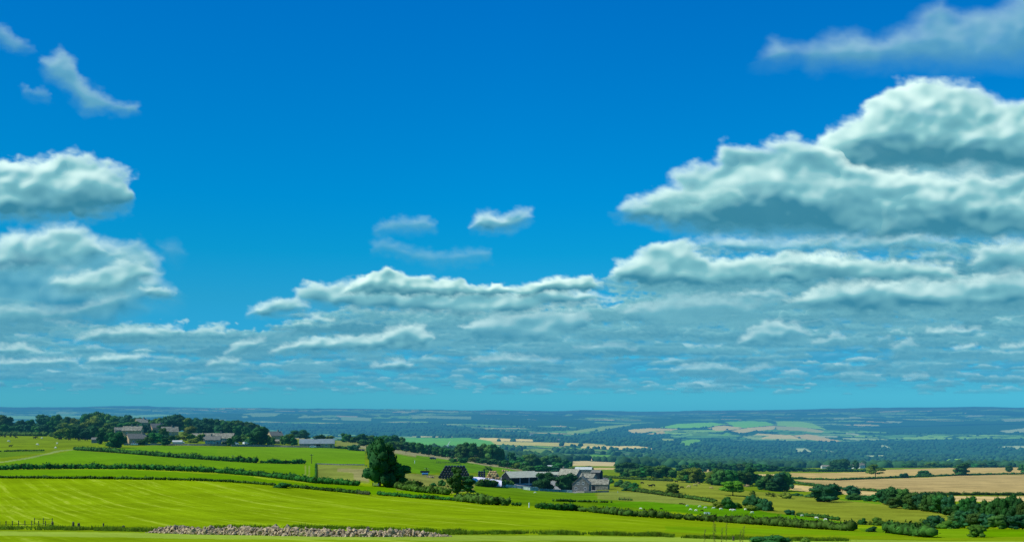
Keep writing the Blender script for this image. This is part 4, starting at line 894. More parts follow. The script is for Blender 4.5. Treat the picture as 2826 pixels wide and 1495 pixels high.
# the trees by the farm
tree(2, 1542, 383, 285, 828, m='d', kind='round', label='tallest tree, with a ragged dark crown, left of the farm', lift=.05, k=2)
tree(2, 1705, 588, 215, 832, m='l', kind='tall', label='lower broad tree leaning against the tallest tree left of the farm', lift=.03, k=2)
tree(3, 385, 650, 165, 917, m='l', kind='tall', label='tree in front of the black bale stack', lift=.12, k=0)
tree(3, 480, 728, 130, 900, m='d', kind='tall', label='smaller dark tree right of the tree in front of the bale stack', lift=.12, k=1)
tree(3, 240, 760, 70, 822, m='l', kind='bush', label='bush at the foot of the black bale stack', cat='bush')
tree(3, 1212, 697, 190, 862, m='d', label='left one of two dense round trees in the farmyard', lift=.05)
tree(3, 1420, 708, 205, 872, m='d', label='right one of two dense round trees, beside the stone farmhouse', lift=.05)
tree(3, 683, 636, 90, 695, m='o', kind='airy', label='bare brownish tree above the straw stack')
tree(2, 612, 788, 150, 842, m='l', kind='bush', label='isolated wide bush on the thin hedge of the mown field', cat='bush')
tree(2, 2050, 790, 60, 825, m='l', kind='bush', label='small bush on the rough ground left of the bale stack', cat='bush')
tree(3, 1840, 745, 70, 800, m='l', kind='bush', label='bush behind the right hand barn', cat='bush')
for q in [(1920,765,90,830,'d'),(1990,775,100,840,'l'),(2060,790,100,855,'l'),(2000,830,90,870,'d'),(2090,830,80,880,'l')]:
    tree(3, q[0], q[1], q[2], q[3], m=q[4], kind='bush', label='scrubby bush in the thicket right of the barns', group='thicket right of the barns', cat='bush')
tree(3, 520, 905, 130, 955, m='l', kind='bush', label='bush bulging from the hedge in front of the farm', cat='bush')

# far woods: nobody could count these
ok = ((P[..., 2] > .8) | ((P[..., 2] > .5) & (rng.random(P.shape[:2]) < .12))) & (VD > 1400) & (VD < 7500) & (PXg > -40) & (PXg < 1064)
ci, cj = np.nonzero(ok); wgt = 1/np.maximum(VD[ci, cj], 1)**.3; pick = rng.choice(len(ci), 9000, p=wgt/wgt.sum())
v0, f0 = ICO1; f0 = np.array(f0)
nb = len(pick); S = rng.uniform(4.5, 8.5, (nb, 1, 1))*np.array([1.15, 1.15, 1.]); base = np.stack([WX[ci, cj][pick], VD[ci, cj][pick], WZ[ci, cj][pick]], -1)+rng.normal(0, 3, (nb, 3))*(1, 1, 0)
VV = (v0[None]*(1+rng.uniform(-.22, .22, (nb, len(v0), 1)))*S+base[:, None]+np.array([0, 0, 3.])).reshape(-1, 3)
FF = (f0[None]+(np.arange(nb)*len(v0))[:, None, None]).reshape(-1, 3)
me = bpy.data.meshes.new('distant_woodland'); me.vertices.add(len(VV)); me.vertices.foreach_set('co', VV.astype(np.float32).ravel())
me.loops.add(FF.size); me.loops.foreach_set('vertex_index', FF.astype(np.int32).ravel()); me.polygons.add(len(FF))
me.polygons.foreach_set('loop_start', np.arange(0, FF.size, 3, dtype=np.int32)); me.polygons.foreach_set('loop_total', np.full(len(FF), 3, dtype=np.int32)); me.update(calc_edges=True)
M['far_leaf'] = mat('far_leaf', (.036, .115, .032), noise=.4, scale=.02)
me.materials.append(M['far_leaf']); tag(new_obj('distant_woodland', me), kind='stuff')

# ------------------------------------------------------------------ hedges and walls
def along(pts, step):
    P2 = [Vector(p) for p in pts]; out = []
    for a_, b_ in zip(P2[:-1], P2[1:]):
        n = max(1, int((b_-a_).length/step))
        out += [a_.lerp(b_, k/n) for k in range(n)]
    return out+[P2[-1]]
def ground_path(z, pts, step=1.2):
    W_ = []
    for (x0, y0), (x1, y1) in zip(pts[:-1], pts[1:]):
        n = max(1, int(abs(x1-x0)/60))
        W_ += [az(z, x0+(x1-x0)*k/n, y0+(y1-y0)*k/n) for k in range(n)]
    W_.append(az(z, *pts[-1]))
    return [Vector((p.x, p.y, float(terr_z(p.x, p.y)))) for p in along(W_, step)]
def hedge(z, pts, h, wd, label, m='hedge', gap=.02, group=None):
    path = ground_path(z, pts, max(.55, h*.30)); mb = MB(); g = rng
    o0 = path[0].copy()
    for ip, p in enumerate(path):
        lowf = 1+.45*float(fbm(np.array([ip*.11]), np.array([h*7.]), 3, len(path) % 97)[0])
        if gap and g.random() < gap: continue
        s = g.uniform(.75, 1.2); hh = h*g.uniform(.85, 1.15)*lowf
        v = ICO1[0]*(1+g.uniform(-.16, .16, (len(ICO1[0]), 1)))*np.array([h*.62*s, wd*.5*s, hh*.52*(1-.1*s)])
        c = np.array(p-o0)+np.array([g.normal(0, .12*h), g.normal(0, .1*h), hh*.46]); mb.add(v+c, ICO1[1])
        k = 16; th = g.uniform(0, 2*PI, k); cz = g.uniform(-.6, 1, k); sz = np.sqrt(1-cz**2)
        P_ = np.stack([np.cos(th)*sz*h*.5, np.sin(th)*sz*wd*.5, cz*hh*.54], -1)*g.uniform(.95, 1.25, (k, 1))+c
        a = g.normal(size=(k, 3))*h*.07; b_ = g.normal(size=(k, 3))*h*.07
        mb.add(np.stack([P_-a, P_-b_, P_+a, P_+b_], 1).reshape(-1, 3), [(4*i, 4*i+1, 4*i+2, 4*i+3) for i in range(k)])
    o = mb.build('hedge', M[m], None, True); o.location = o0
    return tag(o, label, 'hedge', group)
hedge(1, [(-300,750),(0,752),(820,757),(1300,764),(1700,771),(2100,785),(2415,806),(2610,822)], 1.1, 1.2, 'thin low hedge along the top of the big mown field')
hedge(2, [(685,838),(1000,868),(1445,910)], 1.2, 1.2, 'thin low hedge from the isolated bush to the field gap')
hedge(2, [(1530,912),(1900,942),(2260,966)], 1.2, 1.2, 'thin low hedge right of the field gap below the tallest tree')
hedge(1, [(-300,670),(0,672),(600,662),(1200,664),(1700,681),(2070,700),(2470,733),(2770,768),(3000,798),(3400,823)], 2.3, 2.2, 'long thick dark hedge crossing the left fields below the ridge')
hedge(1, [(720,483),(1100,508),(1570,548),(2000,578),(2200,592)], 2.2, 2., 'upper hedge starting at the end of the farm track')
hedge(1, [(2215,592),(2440,606)], 2.4, 2., 'short hedge piece just right of the pole in the upper left field')
hedge(2, [(415,605),(480,608)], 1.4, 1.4, 'tiny detached hedge remnant in the upper left fields')
hedge(2, [(500,609),(660,613),(820,614)], 2.4, 2., 'last piece of the upper hedge, ending at the wheel tracks')
hedge(1, [(-100,502),(200,494),(430,492)], .9, 1., 'low hedge between the cattle field and the farm track')
hedge(1, [(-200,340),(0,343),(200,347),(430,352)], 3.2, 3., 'tall dark hedge along the top of the cattle field at the left edge')
hedge(1, [(485,356),(600,364),(690,372)], 3., 3., 'dark hedge piece right of the gap above the cattle field')
hedge(2, [(1740,808),(1930,822)], 2., 2.2, 'dark hedge right of the tallest tree')
hedge(2, [(1720,852),(1900,882),(2200,912)], 2.6, 3., 'olive hedge from the tallest tree towards the bale stack', 'hedge_olive')
hedge(3, [(390,968),(650,1000),(900,1014)], 2.5, 3., 'thick hedge below the bale stack at the corner of the mown field')
hedge(3, [(915,1012),(980,1016)], 1., 1.4, 'low dark end of the thick hedge by the white post')
hedge(3, [(600,828),(750,832),(910,832)], 3.0, 2.5, 'dark hedge in front of the white silage sheet')
MHG = 'pieces of the long hedge right of the farm'
hedge(3, [(1160,1042),(1320,1053),(1490,1060)], 1.8, 1.8, 'left most piece of the hedge right of the white post', 'hedge', .04, MHG)
hedge(3, [(1520,1062),(1750,1085),(2010,1112)], 1.8, 1.8, 'middle piece of the hedge with thin stems showing', 'hedge', .05, MHG)
hedge(4, [(300,1112),(735,1140),(1100,1165),(1650,1202),(2000,1228),(2420,1252)], 1.9, 2., 'longest piece of the hedge, running down to the right behind the white trough', 'hedge', 0, MHG)
hedge(4, [(20,742),(300,762),(710,782)], 1.7, 2., 'dark hedge along the top of the dry cattle meadow')
hedge(4, [(300,872),(560,905),(800,940)], 1.8, 2., 'hedge along the bottom of the dry cattle meadow')
hedge(4, [(830,940),(960,960),(1110,985)], 1.6, 2., 'hedge running on from the cattle meadow to the thicket')
hedge(4, [(1905,1108),(2100,1125),(2290,1152)], 1.1, 1.6, 'short low hedge in the meadow above the sheep')
hedge(5, [(215,800),(460,830),(640,858),(1060,880)], 1.6, 2., 'grey green hedge below the big tan field')
hedge(5, [(180,757),(650,770),(1200,748),(1500,737),(1900,722),(2500,712)], 1.5, 2.5, 'long low hedge between the two tan fields')
hedge(5, [(1300,914),(1900,912),(2500,914)], 1.6, 2., 'low hedge at the bottom of the tan field behind the thick wood')
hedge(5, [(1110,1270),(1300,1292),(1525,1315)], 2., 2.2, 'isolated dark hedge piece in the bright field at the bottom right')
hedge(5, [(-600,640),(-200,645),(300,680),(460,690),(900,690)], 2.5, 3., 'dark hedge in front of the pale farmhouses on the right')
hedge(3, [(1300,970),(1500,975),(1850,985)], .9, 3., 'straggling rushes and scrub on the rough pasture below the farmhouse', 'hedge_olive', .35)
hedge(4, [(180,955),(320,962)], .8, 2., 'small patch of scrub on the pasture slope', 'hedge_olive', .3)

def stone_wall(z, pts, h, label, m='stone_grey'):
    path = ground_path(z, pts, 3.); mb = MB(); o0 = path[0].copy()
    for a_, b_ in zip(path[:-1], path[1:]):
        d = (b_-a_); d.z = 0; d.normalize(); n = Vector((-d.y, d.x, 0))*.28
        hh = h*random.uniform(.9, 1.1); q = []
        for p in (a_, b_):
            for s, zz in ((-1, -.3), (1, -.3), (1, hh), (-1, hh)):
                q.append(tuple(p-o0+n*s*(1 if zz < 0 else .7)+Vector((0, 0, zz))))
        mb.add(q, [(0, 1, 2, 3), (7, 6, 5, 4), (0, 3, 7, 4), (1, 5, 6, 2), (3, 2, 6, 7)])
    o = mb.build('stone_wall', M[m]); o.location = o0; return tag(o, label, 'wall')
stone_wall(1, [(1180,437),(1560,436),(2000,442),(2200,444)], 1.2, 'long grey stone wall below the village gardens')
stone_wall(2, [(130,448),(345,450),(600,454),(1130,464),(1250,474),(1400,492)], 1.2, 'grey stone wall in front of the long blue roofed farmhouse')
stone_wall(2, [(940,618),(1160,626),(1400,628)], .6, 'low tumbled wall on the far side of the rough paddock')
hedge(2, [(938,622),(940,680),(938,745)], .8, .8, 'scrappy thin hedge at the left side of the rough paddock')
stone_wall(3, [(800,832),(950,840),(1150,858)], 1.2, 'pale yard wall in front of the cattle shed', 'pale')
stone_wall(3, [(1520,886),(1600,890),(1700,888),(1830,884)], .9, 'stone wall right of the gable farmhouse')

# ------------------------------------------------------------------ buildings
def gable_house(label, p, Ln, W, h, rh, rz, wm='stone', rm='slate', chim=(), win=(), doors=(), open_side=None, cat='house', name='stone_house', gm_=None, ov=.3, group=None):
    """ridge along local x; windows: (face, u, z, w, h) with face in -x, +x, -y, +y"""
    t = thing(name, label, cat, p, rz, group); mb = MB(); a, b_ = Ln/2, W/2
    if open_side is None:
        mb.add([(-a,-b_,-1.5),(a,-b_,-1.5),(a,b_,-1.5),(-a,b_,-1.5),(-a,-b_,h),(a,-b_,h),(a,b_,h),(-a,b_,h),(-a,0,h+rh),(a,0,h+rh)],
               [(0,1,5,4),(2,3,7,6),(3,0,4,8,7),(1,2,6,9,5)])
        mb.build('wall', M[wm], t)
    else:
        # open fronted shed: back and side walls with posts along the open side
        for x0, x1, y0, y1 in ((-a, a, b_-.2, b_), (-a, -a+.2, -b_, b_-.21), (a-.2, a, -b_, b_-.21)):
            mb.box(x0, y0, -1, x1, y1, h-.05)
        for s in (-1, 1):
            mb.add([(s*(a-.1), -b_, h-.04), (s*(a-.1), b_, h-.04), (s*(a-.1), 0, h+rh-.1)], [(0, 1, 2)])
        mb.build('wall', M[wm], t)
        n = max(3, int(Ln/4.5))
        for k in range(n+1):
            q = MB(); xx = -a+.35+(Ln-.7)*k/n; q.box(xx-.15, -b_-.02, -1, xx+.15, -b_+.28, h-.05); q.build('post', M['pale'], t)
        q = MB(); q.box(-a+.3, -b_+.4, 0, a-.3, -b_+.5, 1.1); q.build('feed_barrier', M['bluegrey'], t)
        q = MB(); q.box(-a+.3, -b_+3, -.2, a-.3, -b_+3.1, h-.4); q.build('dark_opening_sheet', M['dark'], t)  # near-black sheet painting in the shade behind the open front
    mb = MB(); th = .16; sl = rh/b_
    for s in (-1, 1):
        y0 = s*(b_+ov); z0 = h-sl*ov+.02
        v = [(-a-ov, y0, z0), (a+ov, y0, z0), (a+ov, 0, h+rh+.02), (-a-ov, 0, h+rh+.02)]
        v += [(x, y, zz+th) for x, y, zz in v]
        f = [(0,1,2,3),(7,6,5,4),(0,4,5,1),(1,5,6,2),(3,7,4,0)]
        mb.add(v, f if s > 0 else [q[::-1] for q in f])
    roof = mb.build('roof', M[rm], t)
    for cx in chim:
        q = MB(); q.box(cx*a-.45, -.35, h+rh-.5, cx*a+.45, .35, h+rh+1.1); q.box(cx*a-.52, -.42, h+rh+1.1, cx*a+.52, .42, h+rh+1.22)
        for s in (-.22, .22): q.tube([(cx*a+s, 0, h+rh+1.2), (cx*a+s, 0, h+rh+1.6)], .11, 6)
        q.build('chimney', M['stone_grey'], roof)
    for fc_, u, zz, ww, hh in win:
        fr = MB(); gl = MB()
        def bx(m_, u0, z0, u1, z1, d0, d1):
            if fc_ == '-y': m_.box(u0, -b_-d1, z0, u1, -b_-d0, z1)
            elif fc_ == '+y': m_.box(u0, b_+d0, z0, u1, b_+d1, z1)
            elif fc_ == '-x': m_.box(-a-d1, u0, z0, -a-d0, u1, z1)
            else: m_.box(a+d0, u0, z0, a+d1, u1, z1)
        bx(fr, u-ww/2-.12, zz-hh/2-.14, u+ww/2+.12, zz-hh/2, .0, .08); bx(fr, u-ww/2-.12, zz+hh/2, u+ww/2+.12, zz+hh/2+.12, 0, .06)
        bx(fr, u-ww/2-.12, zz-hh/2, u-ww/2, zz+hh/2, 0, .06); bx(fr, u+ww/2, zz-hh/2, u+ww/2+.12, zz+hh/2, 0, .06); bx(fr, u-.04, zz-hh/2, u+.04, zz+hh/2, .012, .05)
        w_ = fr.build('window', M['white'], t); bx(gl, u-ww/2, zz-hh/2, u+ww/2, zz+hh/2, -.02, .01); gl.build('pane', M['glass'], w_)
    for fc_, u, ww, hh in doors:
        q = MB()
        if fc_ == '-y': q.box(u-ww/2, -b_-.05, -.2, u+ww/2, -b_+.01, hh)
        elif fc_ == '-x': q.box(-a-.05, u-ww/2, -.2, -a+.01, u+ww/2, hh)
        else: q.box(a-.01, u-ww/2, -.2, a+.05, u+ww/2, hh)
        q.build('door', M['dark' if ww > 1.5 else 'wood'], t)
    return t
R_ = math.radians
# village on the ridge
gable_house('sandstone cottage with a bare sunlit gable and slate roof at the left of the village', az(1, 1295, 428), 11, 7.2, 3.6, 2.9, R_(38), 'stone', 'slate', (.75,), [('-y', -3, 1.7, 1, 1.1), ('-y', 0, 1.7, 1, 1.1), ('-y', 3, 1.7, 1, 1.1)], [('-y', 1.5, .9, 2)])
gable_house('wide house with two chimneys behind the sandstone cottage', az(1, 1265, 372), 13, 7.5, 5.6, 2.9, R_(3), 'stone', 'slate_l', (-.1, .45), [('-y', -3, 3.8, 1, 1)])
gable_house('small low stone house half hidden left of the dense village tree', az(1, 915, 415), 5, 4, 2.2, 1.2, R_(10), 'stone_grey', 'slate')
gable_house('little white house at the edge of the cattle field', az(1, 828, 378), 3.6, 3.4, 2.0, 1.2, R_(60), 'render_w', 'slate_l', (), [('-x', 0, 1.3, .8, .8)])
gable_house('house with a pale gable in the upper middle of the village', az(1, 1492, 318), 11, 8, 4.2, 3.4, R_(42), 'stone', 'slate', (.6,), [('-x', 0, 2.2, .8, .9)])
gable_house('small red tinged gable showing above the highest village trees', az(1, 1345, 318), 9, 7, 8.6, 3, R_(40), 'stone', 'slate_tan', (.5,))
gable_house('grey roofed house with broad roof left of the olive tree', az(1, 1615, 345), 12, 8.5, 3.0, 3.6, R_(24), 'stone', 'slate_l', (.3,), [('-y', 0, 1.5, 1, 1)])
gable_house('sloping grey roof peeping left of the chimney house', az(1, 1135, 335), 7, 5, 3.6, 1.9, R_(30), 'stone_grey', 'slate_l')
gable_house('long low bungalow with a plain grey roof on the right of the village', az(1, 2090, 405), 20, 8, 2.6, 3.2, R_(-2), 'stone_grey', 'slate_l', (.1,), [('-y', 4, 1.5, 1.4, 1), ('-y', 7, 1.5, 1.4, 1)])
gable_house('grey roofed annex beyond the left end of the long bungalow', az(1, 1900, 395), 10, 7, 2.6, 2.4, R_(0), 'stone_grey', 'slate_l', (), [('-y', 1, 1.2, 1, .9)])
gable_house('blue grey fronted house with a dark roof in front of the bungalow', az(1, 2030, 436), 9, 6.5, 3.4, 2.3, R_(8), 'bluegrey', 'slate', (-.2,), [('-y', -2.4, 2.4, 1.6, 1), ('-y', 1.2, 2.4, 1.6, 1)], [('-y', 3, .9, 2)])
gable_house('white garden shed beside the yellowish airy tree', az(1, 1690, 432), 5.5, 3, 1.8, .8, R_(10), 'render_w', 'metal_w')
gable_house('long far house roof among the trees at the right of the village', az(2, 190, 350), 10, 5, 2.6, 1.9, R_(0), 'stone_grey', 'slate')
gable_house('stone barn with a tall tan gable at the right end of the village', az(2, 548, 398), 10, 7.5, 4.2, 3.0, R_(40), 'stone', 'slate', (.5,), [('-x', 0, 3, .8, .8)], cat='barn', name='stone_barn')
gable_house('tiny tan outbuilding below the tall gabled barn', az(2, 568, 425), 3.6, 3, 2., .9, R_(20), 'stone', 'slate_tan', cat='shed', name='outbuilding')
gable_house('long farmhouse with blue grey metal roof and a tan left gable', az(2, 950, 458), 22, 8, 2.6, 2.7, R_(7), 'stone', 'metal', (-.15,), [('-y', -7, 1.5, 1.6, 1.1), ('-y', -3, 1.5, 1.2, 1.1), ('-y', 6, 1.5, 1.2, 1.1)], [('-y', 1, 2.6, 2.1), ('-y', 9, 1, 2)], cat='farmhouse', name='farmhouse')
# the farm
fp = lambda x, y: az(3, x, y)
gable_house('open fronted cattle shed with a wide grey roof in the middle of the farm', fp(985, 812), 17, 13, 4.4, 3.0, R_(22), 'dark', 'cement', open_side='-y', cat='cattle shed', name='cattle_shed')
gable_house('small stone barn with a sunlit left gable in front of the cattle shed', fp(1080, 822), 8, 5.2, 3.0, 1.6, R_(20), 'stone', 'slate_l', doors=[('-y', 0, 2.6, 2.5)], cat='barn', name='stone_barn')
gable_house('long pale roof stretching behind the left yard tree', az(3, 1250, 720, 700), 20, 8, 3.4, 1.4, R_(-4), 'stone_grey', 'cement', cat='barn', name='long_barn')
gable_house('big stone barn with a steep grey roof and dark right gable', az(3, 1462, 765, 690), 13, 9, 4.6, 3.6, R_(-32), 'stone_dark', 'slate_tan', (-.75,), [('+x', 0, 4.6, .8, .9)], cat='barn', name='stone_barn')
gable_house('pale flat roofed modern shed behind the big stone barn', az(3, 1590, 730, 745), 11, 9, 4.4, 1.4, R_(-8), 'stone_grey', 'metal_w', cat='shed', name='modern_shed')
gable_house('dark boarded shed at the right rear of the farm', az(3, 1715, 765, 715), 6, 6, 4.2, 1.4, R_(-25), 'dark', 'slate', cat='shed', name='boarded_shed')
gable_house('grey roofed stone range between the farmhouse and the dark shed', az(3, 1635, 790, 680), 9, 6.5, 3.4, 2.2, R_(-28), 'stone_grey', 'slate_l', (), [('+x', 0, 2.2, .8, .8)], cat='barn', name='stone_barn')
gable_house('stone farmhouse with a four windowed gable facing the mown field', fp(1572, 878), 8.5, 8.6, 4.3, 3.6, R_(90-12), 'stone_dark', 'slate_l', (.8,), [('-x', -2.4, 1.9, 1., 1.2), ('-x', 2.4, 1.9, 1., 1.2), ('-x', -1.3, 4.6, .9, 1.), ('-x', 1.3, 4.6, .9, 1.)], cat='farmhouse', name='stone_farmhouse')
gable_house('low stone barn at the right end of the farm with a lit left gable', fp(1745, 860), 9.5, 6, 3.1, 2.3, R_(-14), 'stone_grey', 'slate_l', doors=[('-y', -3, 1.6, 2.2)], cat='barn', name='stone_barn')
gable_house('lean little lit gable joining the low right barn', fp(1672, 835), 4, 4, 2.8, 1.9, R_(-30), 'stone', 'slate_l', cat='outbuilding', name='outbuilding')
# pale farm on the right
gable_house('low pale barn left of the farmhouses beyond the tan field', az(5, 537, 658), 12, 6, 2.2, 1.6, R_(-3), 'render_w', 'slate_l', cat='barn', name='low_barn')
gable_house('cream farmhouse with its lit gable nearest the dark spreading tree', az(5, 728, 662), 7, 6.5, 4.0, 2.0, R_(35), 'render_w', 'slate_tan', (.5,), [('-x', 0, 2.4, 1, 1), ('-y', 0, 2.4, 1, 1)], cat='farmhouse', name='farmhouse')
gable_house('cream farmhouse with a low slate wing in the middle of the right hand farm', az(5, 800, 658), 6, 5, 2.6, 1.6, R_(20), 'render_w', 'slate_tan', (), [('-y', 0, 1.6, 1, 1)], cat='farmhouse', name='farmhouse')
gable_house('taller cream farmhouse at the right end of the right hand farm', az(5, 862, 656), 7.5, 5.5, 3.8, 2.0, R_(25), 'render_w', 'slate_l', (.5,), [('-y', -1.5, 2.5, 1, 1), ('-y', 1.5, 2.5, 1, 1)], cat='farmhouse', name='farmhouse')
# distant roofs in the valley
for q, lab in (((1095, 345, 3200), 'tiny pale house in the dark woods beyond the straw fields'), ((1350, 400, 2900), 'tiny pale farm roofs at the foot of the wooded hill')):
    px, py = zc(3, q[0], q[1]); pp = at(px, py); gable_house(lab, pp, 16, 9, 5, 4, R_(15), 'render_w', 'slate_l')
pp = az(3, 1290, 640, 880); gable_house('pale roofed shed in the copse above the cattle shed', pp, 7, 5, 2.8, 1, R_(5), 'pale', 'metal_w', cat='shed', name='metal_shed')
px, py = zc(4, 1188, 812); gable_house('small white shed among the tall trees right of the cattle meadow', at(px, py), 2.2, 2.2, 1.8, .7, R_(20), 'render_w', 'metal_w', cat='shed', name='small_shed')
# white tower in the woods
pp = az(3, 2290, 610, 1500); t = thing('water_tower', 'slim pale tower standing in the dark valley woods', 'tower', pp); q = MB()
for sx in (-1.2, 1.2):
    for sy in (-1.2, 1.2): q.tube([(sx, sy, -2), (sx, sy, 7.5)], .28, 6)
q.build('frame', M['pale'], t); q = MB(); q.tube([(0, 0, 7.6), (0, 0, 9.6)], 2.2, 12); q.build('tank', M['pale'], t)
# wind turbine
pp = az(3, 296, 0, 1700); hubz = (HY-zc(3, 296, 440)[1])/F*1700; t = thing('wind_turbine', 'small white wind turbine in front of the green valley field', 'wind turbine', pp)
q = MB(); q.tube([(0, 0, 0), (0, 0, hubz-pp.z)], [.55, .32], 8); q.build('tower', M['white'], t)
q = MB(); q.box(-.5, -.9, hubz-pp.z-.4, .5, 1.2, hubz-pp.z+.4); q.build('nacelle', M['white'], t)
for a_ in (28, 148, 262):
    c_, s_ = math.sin(R_(a_)), math.cos(R_(a_)); q = MB(); q.tube([(0, -1.1, hubz-pp.z), (c_*2.5, -1.1, hubz-pp.z+s_*2.5), (c_*8, -1.1, hubz-pp.z+s_*8)], [.4, .62, .16], 5); q.build('blade', M['white'], t)

# ------------------------------------------------------------------ farmyard things
def bale_mesh(r_, l_, m_):
    mb = MB(); mb.tube([(-l_/2, 0, 0), (-l_/2+.001, 0, 0), (-l_*.36, 0, 0), (0, 0, 0), (l_*.36, 0, 0), (l_/2-.001, 0, 0), (l_/2, 0, 0)], [r_*.5, r_*.86, r_, r_*1.02, r_, r_*.86, r_*.5], 14); return mb.mesh('bale', m_, True)
BW, BS = bale_mesh(.70, 1.40, M['wrap']), bale_mesh(.66, 1.36, M['straw'])
def bales(z, x0, x1, ybase, rows, depth, me_, name, label, cat, group, rzj=.05, shrink=.5, skip=0):
    c_ = az(z, (x0+x1)/2, ybase); D0 = c_.y; X0, X1 = (zc(z, x0, 0)[0]-CX)/F*D0, (zc(z, x1, 0)[0]-CX)/F*D0; n = int((X1-X0)/1.38)
    a_ = Vector((X0, D0, 0)); zb = c_.z+.6
    for r_ in range(rows):
        m_ = n-int(r_*2*shrink)-(r_ % 2)*0
        for k in range(m_):
            dl = range(depth if r_ >= rows-2 else min(2, depth))
            for d in dl:
                if skip and random.random() < skip: continue
                o = new_obj(name, me_); xx = a_.x+.7+(k+(n-m_)/2)*1.38+random.uniform(-.05, .05)
                o.location = (xx, D0+d*1.4+r_*.42+random.uniform(-.12, .12), zb+r_*1.14+random.uniform(-.03, .03)); o.rotation_euler = (random.uniform(0, 6), 0, random.uniform(-rzj, rzj)+(PI/2 if me_ is BW else 0))
                tag(o, label, cat, group)
bales(3, 205, 535, 775, 6, 3, BW, 'wrapped_bale', 'black plastic wrapped bale in the big stepped stack', 'bale', 'bales of the big black stack', .06, .42)
bales(3, 583, 655, 745, 3, 2, BW, 'wrapped_bale', 'black wrapped bale in the small stack left of the straw', 'bale', 'bales of the small black stack', .05, 0)
bales(3, 655, 800, 762, 4, 2, BS, 'straw_bale', 'golden straw bale heaped between the black stack and the cattle shed', 'bale', 'straw bales in the farmyard', .5, .6, .12)
for x_ in (822, 842, 862, 890):
    o = new_obj('straw_bale', BS); p = az(3, x_, 700, 700); o.location = p+Vector((0, 0, 1.7)); o.rotation_euler = (0, PI/2*(x_ % 4 > 1), x_); tag(o, 'loose straw bale on top of the yard bank behind the cattle shed', 'bale', 'loose straw bales behind the shed')
# white silage sheet: a sloping mound
pc = az(3, 640, 815); yy = pc.y; x0_, x1_ = [(zc(3, x, 0)[0]-CX)/F*yy for x in (465, 810)]; mb = MB(); n = 26; zb = pc.z
vv = []; m_ = 12
for i in range(n+1):
    t_ = i/n; xz = 465+345*t_; top = (HY-zc(3, 0, np.interp(xz, [465, 480, 590, 700, 810], [770, 738, 742, 758, 776]))[1])/F*yy-zb
    for j in range(m_+1):
        s_ = j/m_; prof = math.sin(PI*min(1, s_))**.6
        vv.append((x0_+(x1_-x0_)*t_, yy-2+9*s_, zb-.5+(top+.5)*prof+.07*random.uniform(-1, 1)))
mb.add(vv, [(i*(m_+1)+j, (i+1)*(m_+1)+j, (i+1)*(m_+1)+j+1, i*(m_+1)+j+1) for i in range(n) for j in range(m_)])
tag(mb.build('silage_clamp', M['sheet'], None, True), 'long silage heap under a bright white plastic sheet', 'silage heap')
# tyres? none seen; feed trough, trailer, tank
def wheel(t, x, y, z_, r_, w_):
    q = MB(); q.tube([(x, y-w_/2, z_), (x, y+w_/2, z_)], r_, 14); ty = q.build('wheel', M['rubber'], t)
    q = MB(); q.tube([(x, y-w_/2-.02, z_), (x, y+w_/2+.02, z_)], r_*.5, 10); q.build('rim', M['pale'], ty)
def car(label, p, rz, m_, van=False, cat='car'):
    t = thing('parked_van' if van else 'parked_car', label, cat, p, rz)
    pr = [(-2.1,.35),(2.05,.35),(2.15,.75),(1.95,1.0),(1.0,1.12),(.35,1.75 if van else 1.5),(-1.3 if not van else -2.0,1.8 if van else 1.5),(-2.0,1.1),(-2.15,.8)]
    q = MB(); n = len(pr); v = [(x, s*(.86-(.12 if z_ > 1.3 else 0)), z_) for s in (-1, 1) for x, z_ in pr]
    q.add(v, [tuple(range(n)), tuple(range(n, 2*n))[::-1]]+[(i, i+n, (i+1) % n+n, (i+1) % n) for i in range(n)]); q.build('body', M[m_], t)
    for s in (-1, 1):
        q = MB(); q.add([(.85, s*.87, 1.12), (.32, s*.78, 1.46), (-1.2, s*.78, 1.46), (-1.75, s*.87, 1.12)], [(0, 1, 2, 3)]); q.build('side_window', M['glass'], t)
    q = MB(); q.add([(1.03, -.76, 1.14), (1.03, .76, 1.14), (.42, .68, 1.5), (.42, -.68, 1.5)], [(0, 1, 2, 3)]); q.build('windscreen', M['glass'], t)
    for x in (-1.35, 1.35):
        for y in (-.8, .8): wheel(t, x, y, .33, .33, .2)
    return t
car('dark car driving down the lane towards the farm', az(3, 155, 572), R_(-12), 'car_dark')
car('white van parked at the end of the garden wall by the bungalow', az(1, 1722, 420), R_(5), 'car_white', True, 'van')
car('white car parked below the sandstone cottage', az(1, 1282, 438), R_(10), 'car_white')
car('white car parked at the right of the bungalow', az(1, 2240, 432), R_(5), 'car_white')
car('white van by the big dark village oak', az(1, 2340, 430), R_(60), 'car_white', True, 'van')
car('white car outside the door of the long blue roofed farmhouse', az(2, 910, 462), R_(7), 'car_white')
car('dark car parked left of the long farmhouse near the trees', az(2, 170, 430), R_(5), 'car_dark')
# livestock trailer and blue tank
p = az(3, 78, 712); t = thing('farm_trailer', 'dark slatted trailer on the rough ground left of the bales', 'trailer', p, R_(5)); q = MB()
q.box(-2.2, -1, .7, 2.2, 1, .85)
for s in (-1, 1): q.box(-2.2, s*1.0-.04, .85, 2.2, s*1.0+.04, 1.6)
for s in (-1, 1): q.box(s*2.2-.04, -.95, .85, s*2.2+.04, .95, 1.6)
q.build('body', M['car_dark'], t); wheel(t, -.5, -.9, .4, .4, .25); wheel(t, -.5, .9, .4, .4, .25); wheel(t, .5, -.9, .4, .4, .25); wheel(t, .5, .9, .4, .4, .25)
p = az(3, 80, 724); q = MB(); q.tube([(-1.5, 0, .75), (-1.35, 0, .75), (1.35, 0, .75), (1.5, 0, .75)], [.3, .5, .5, .3], 14); q.box(-1.2, -.6, 0, -.9, .6, .4); q.box(.9, -.6, 0, 1.2, .6, .4)
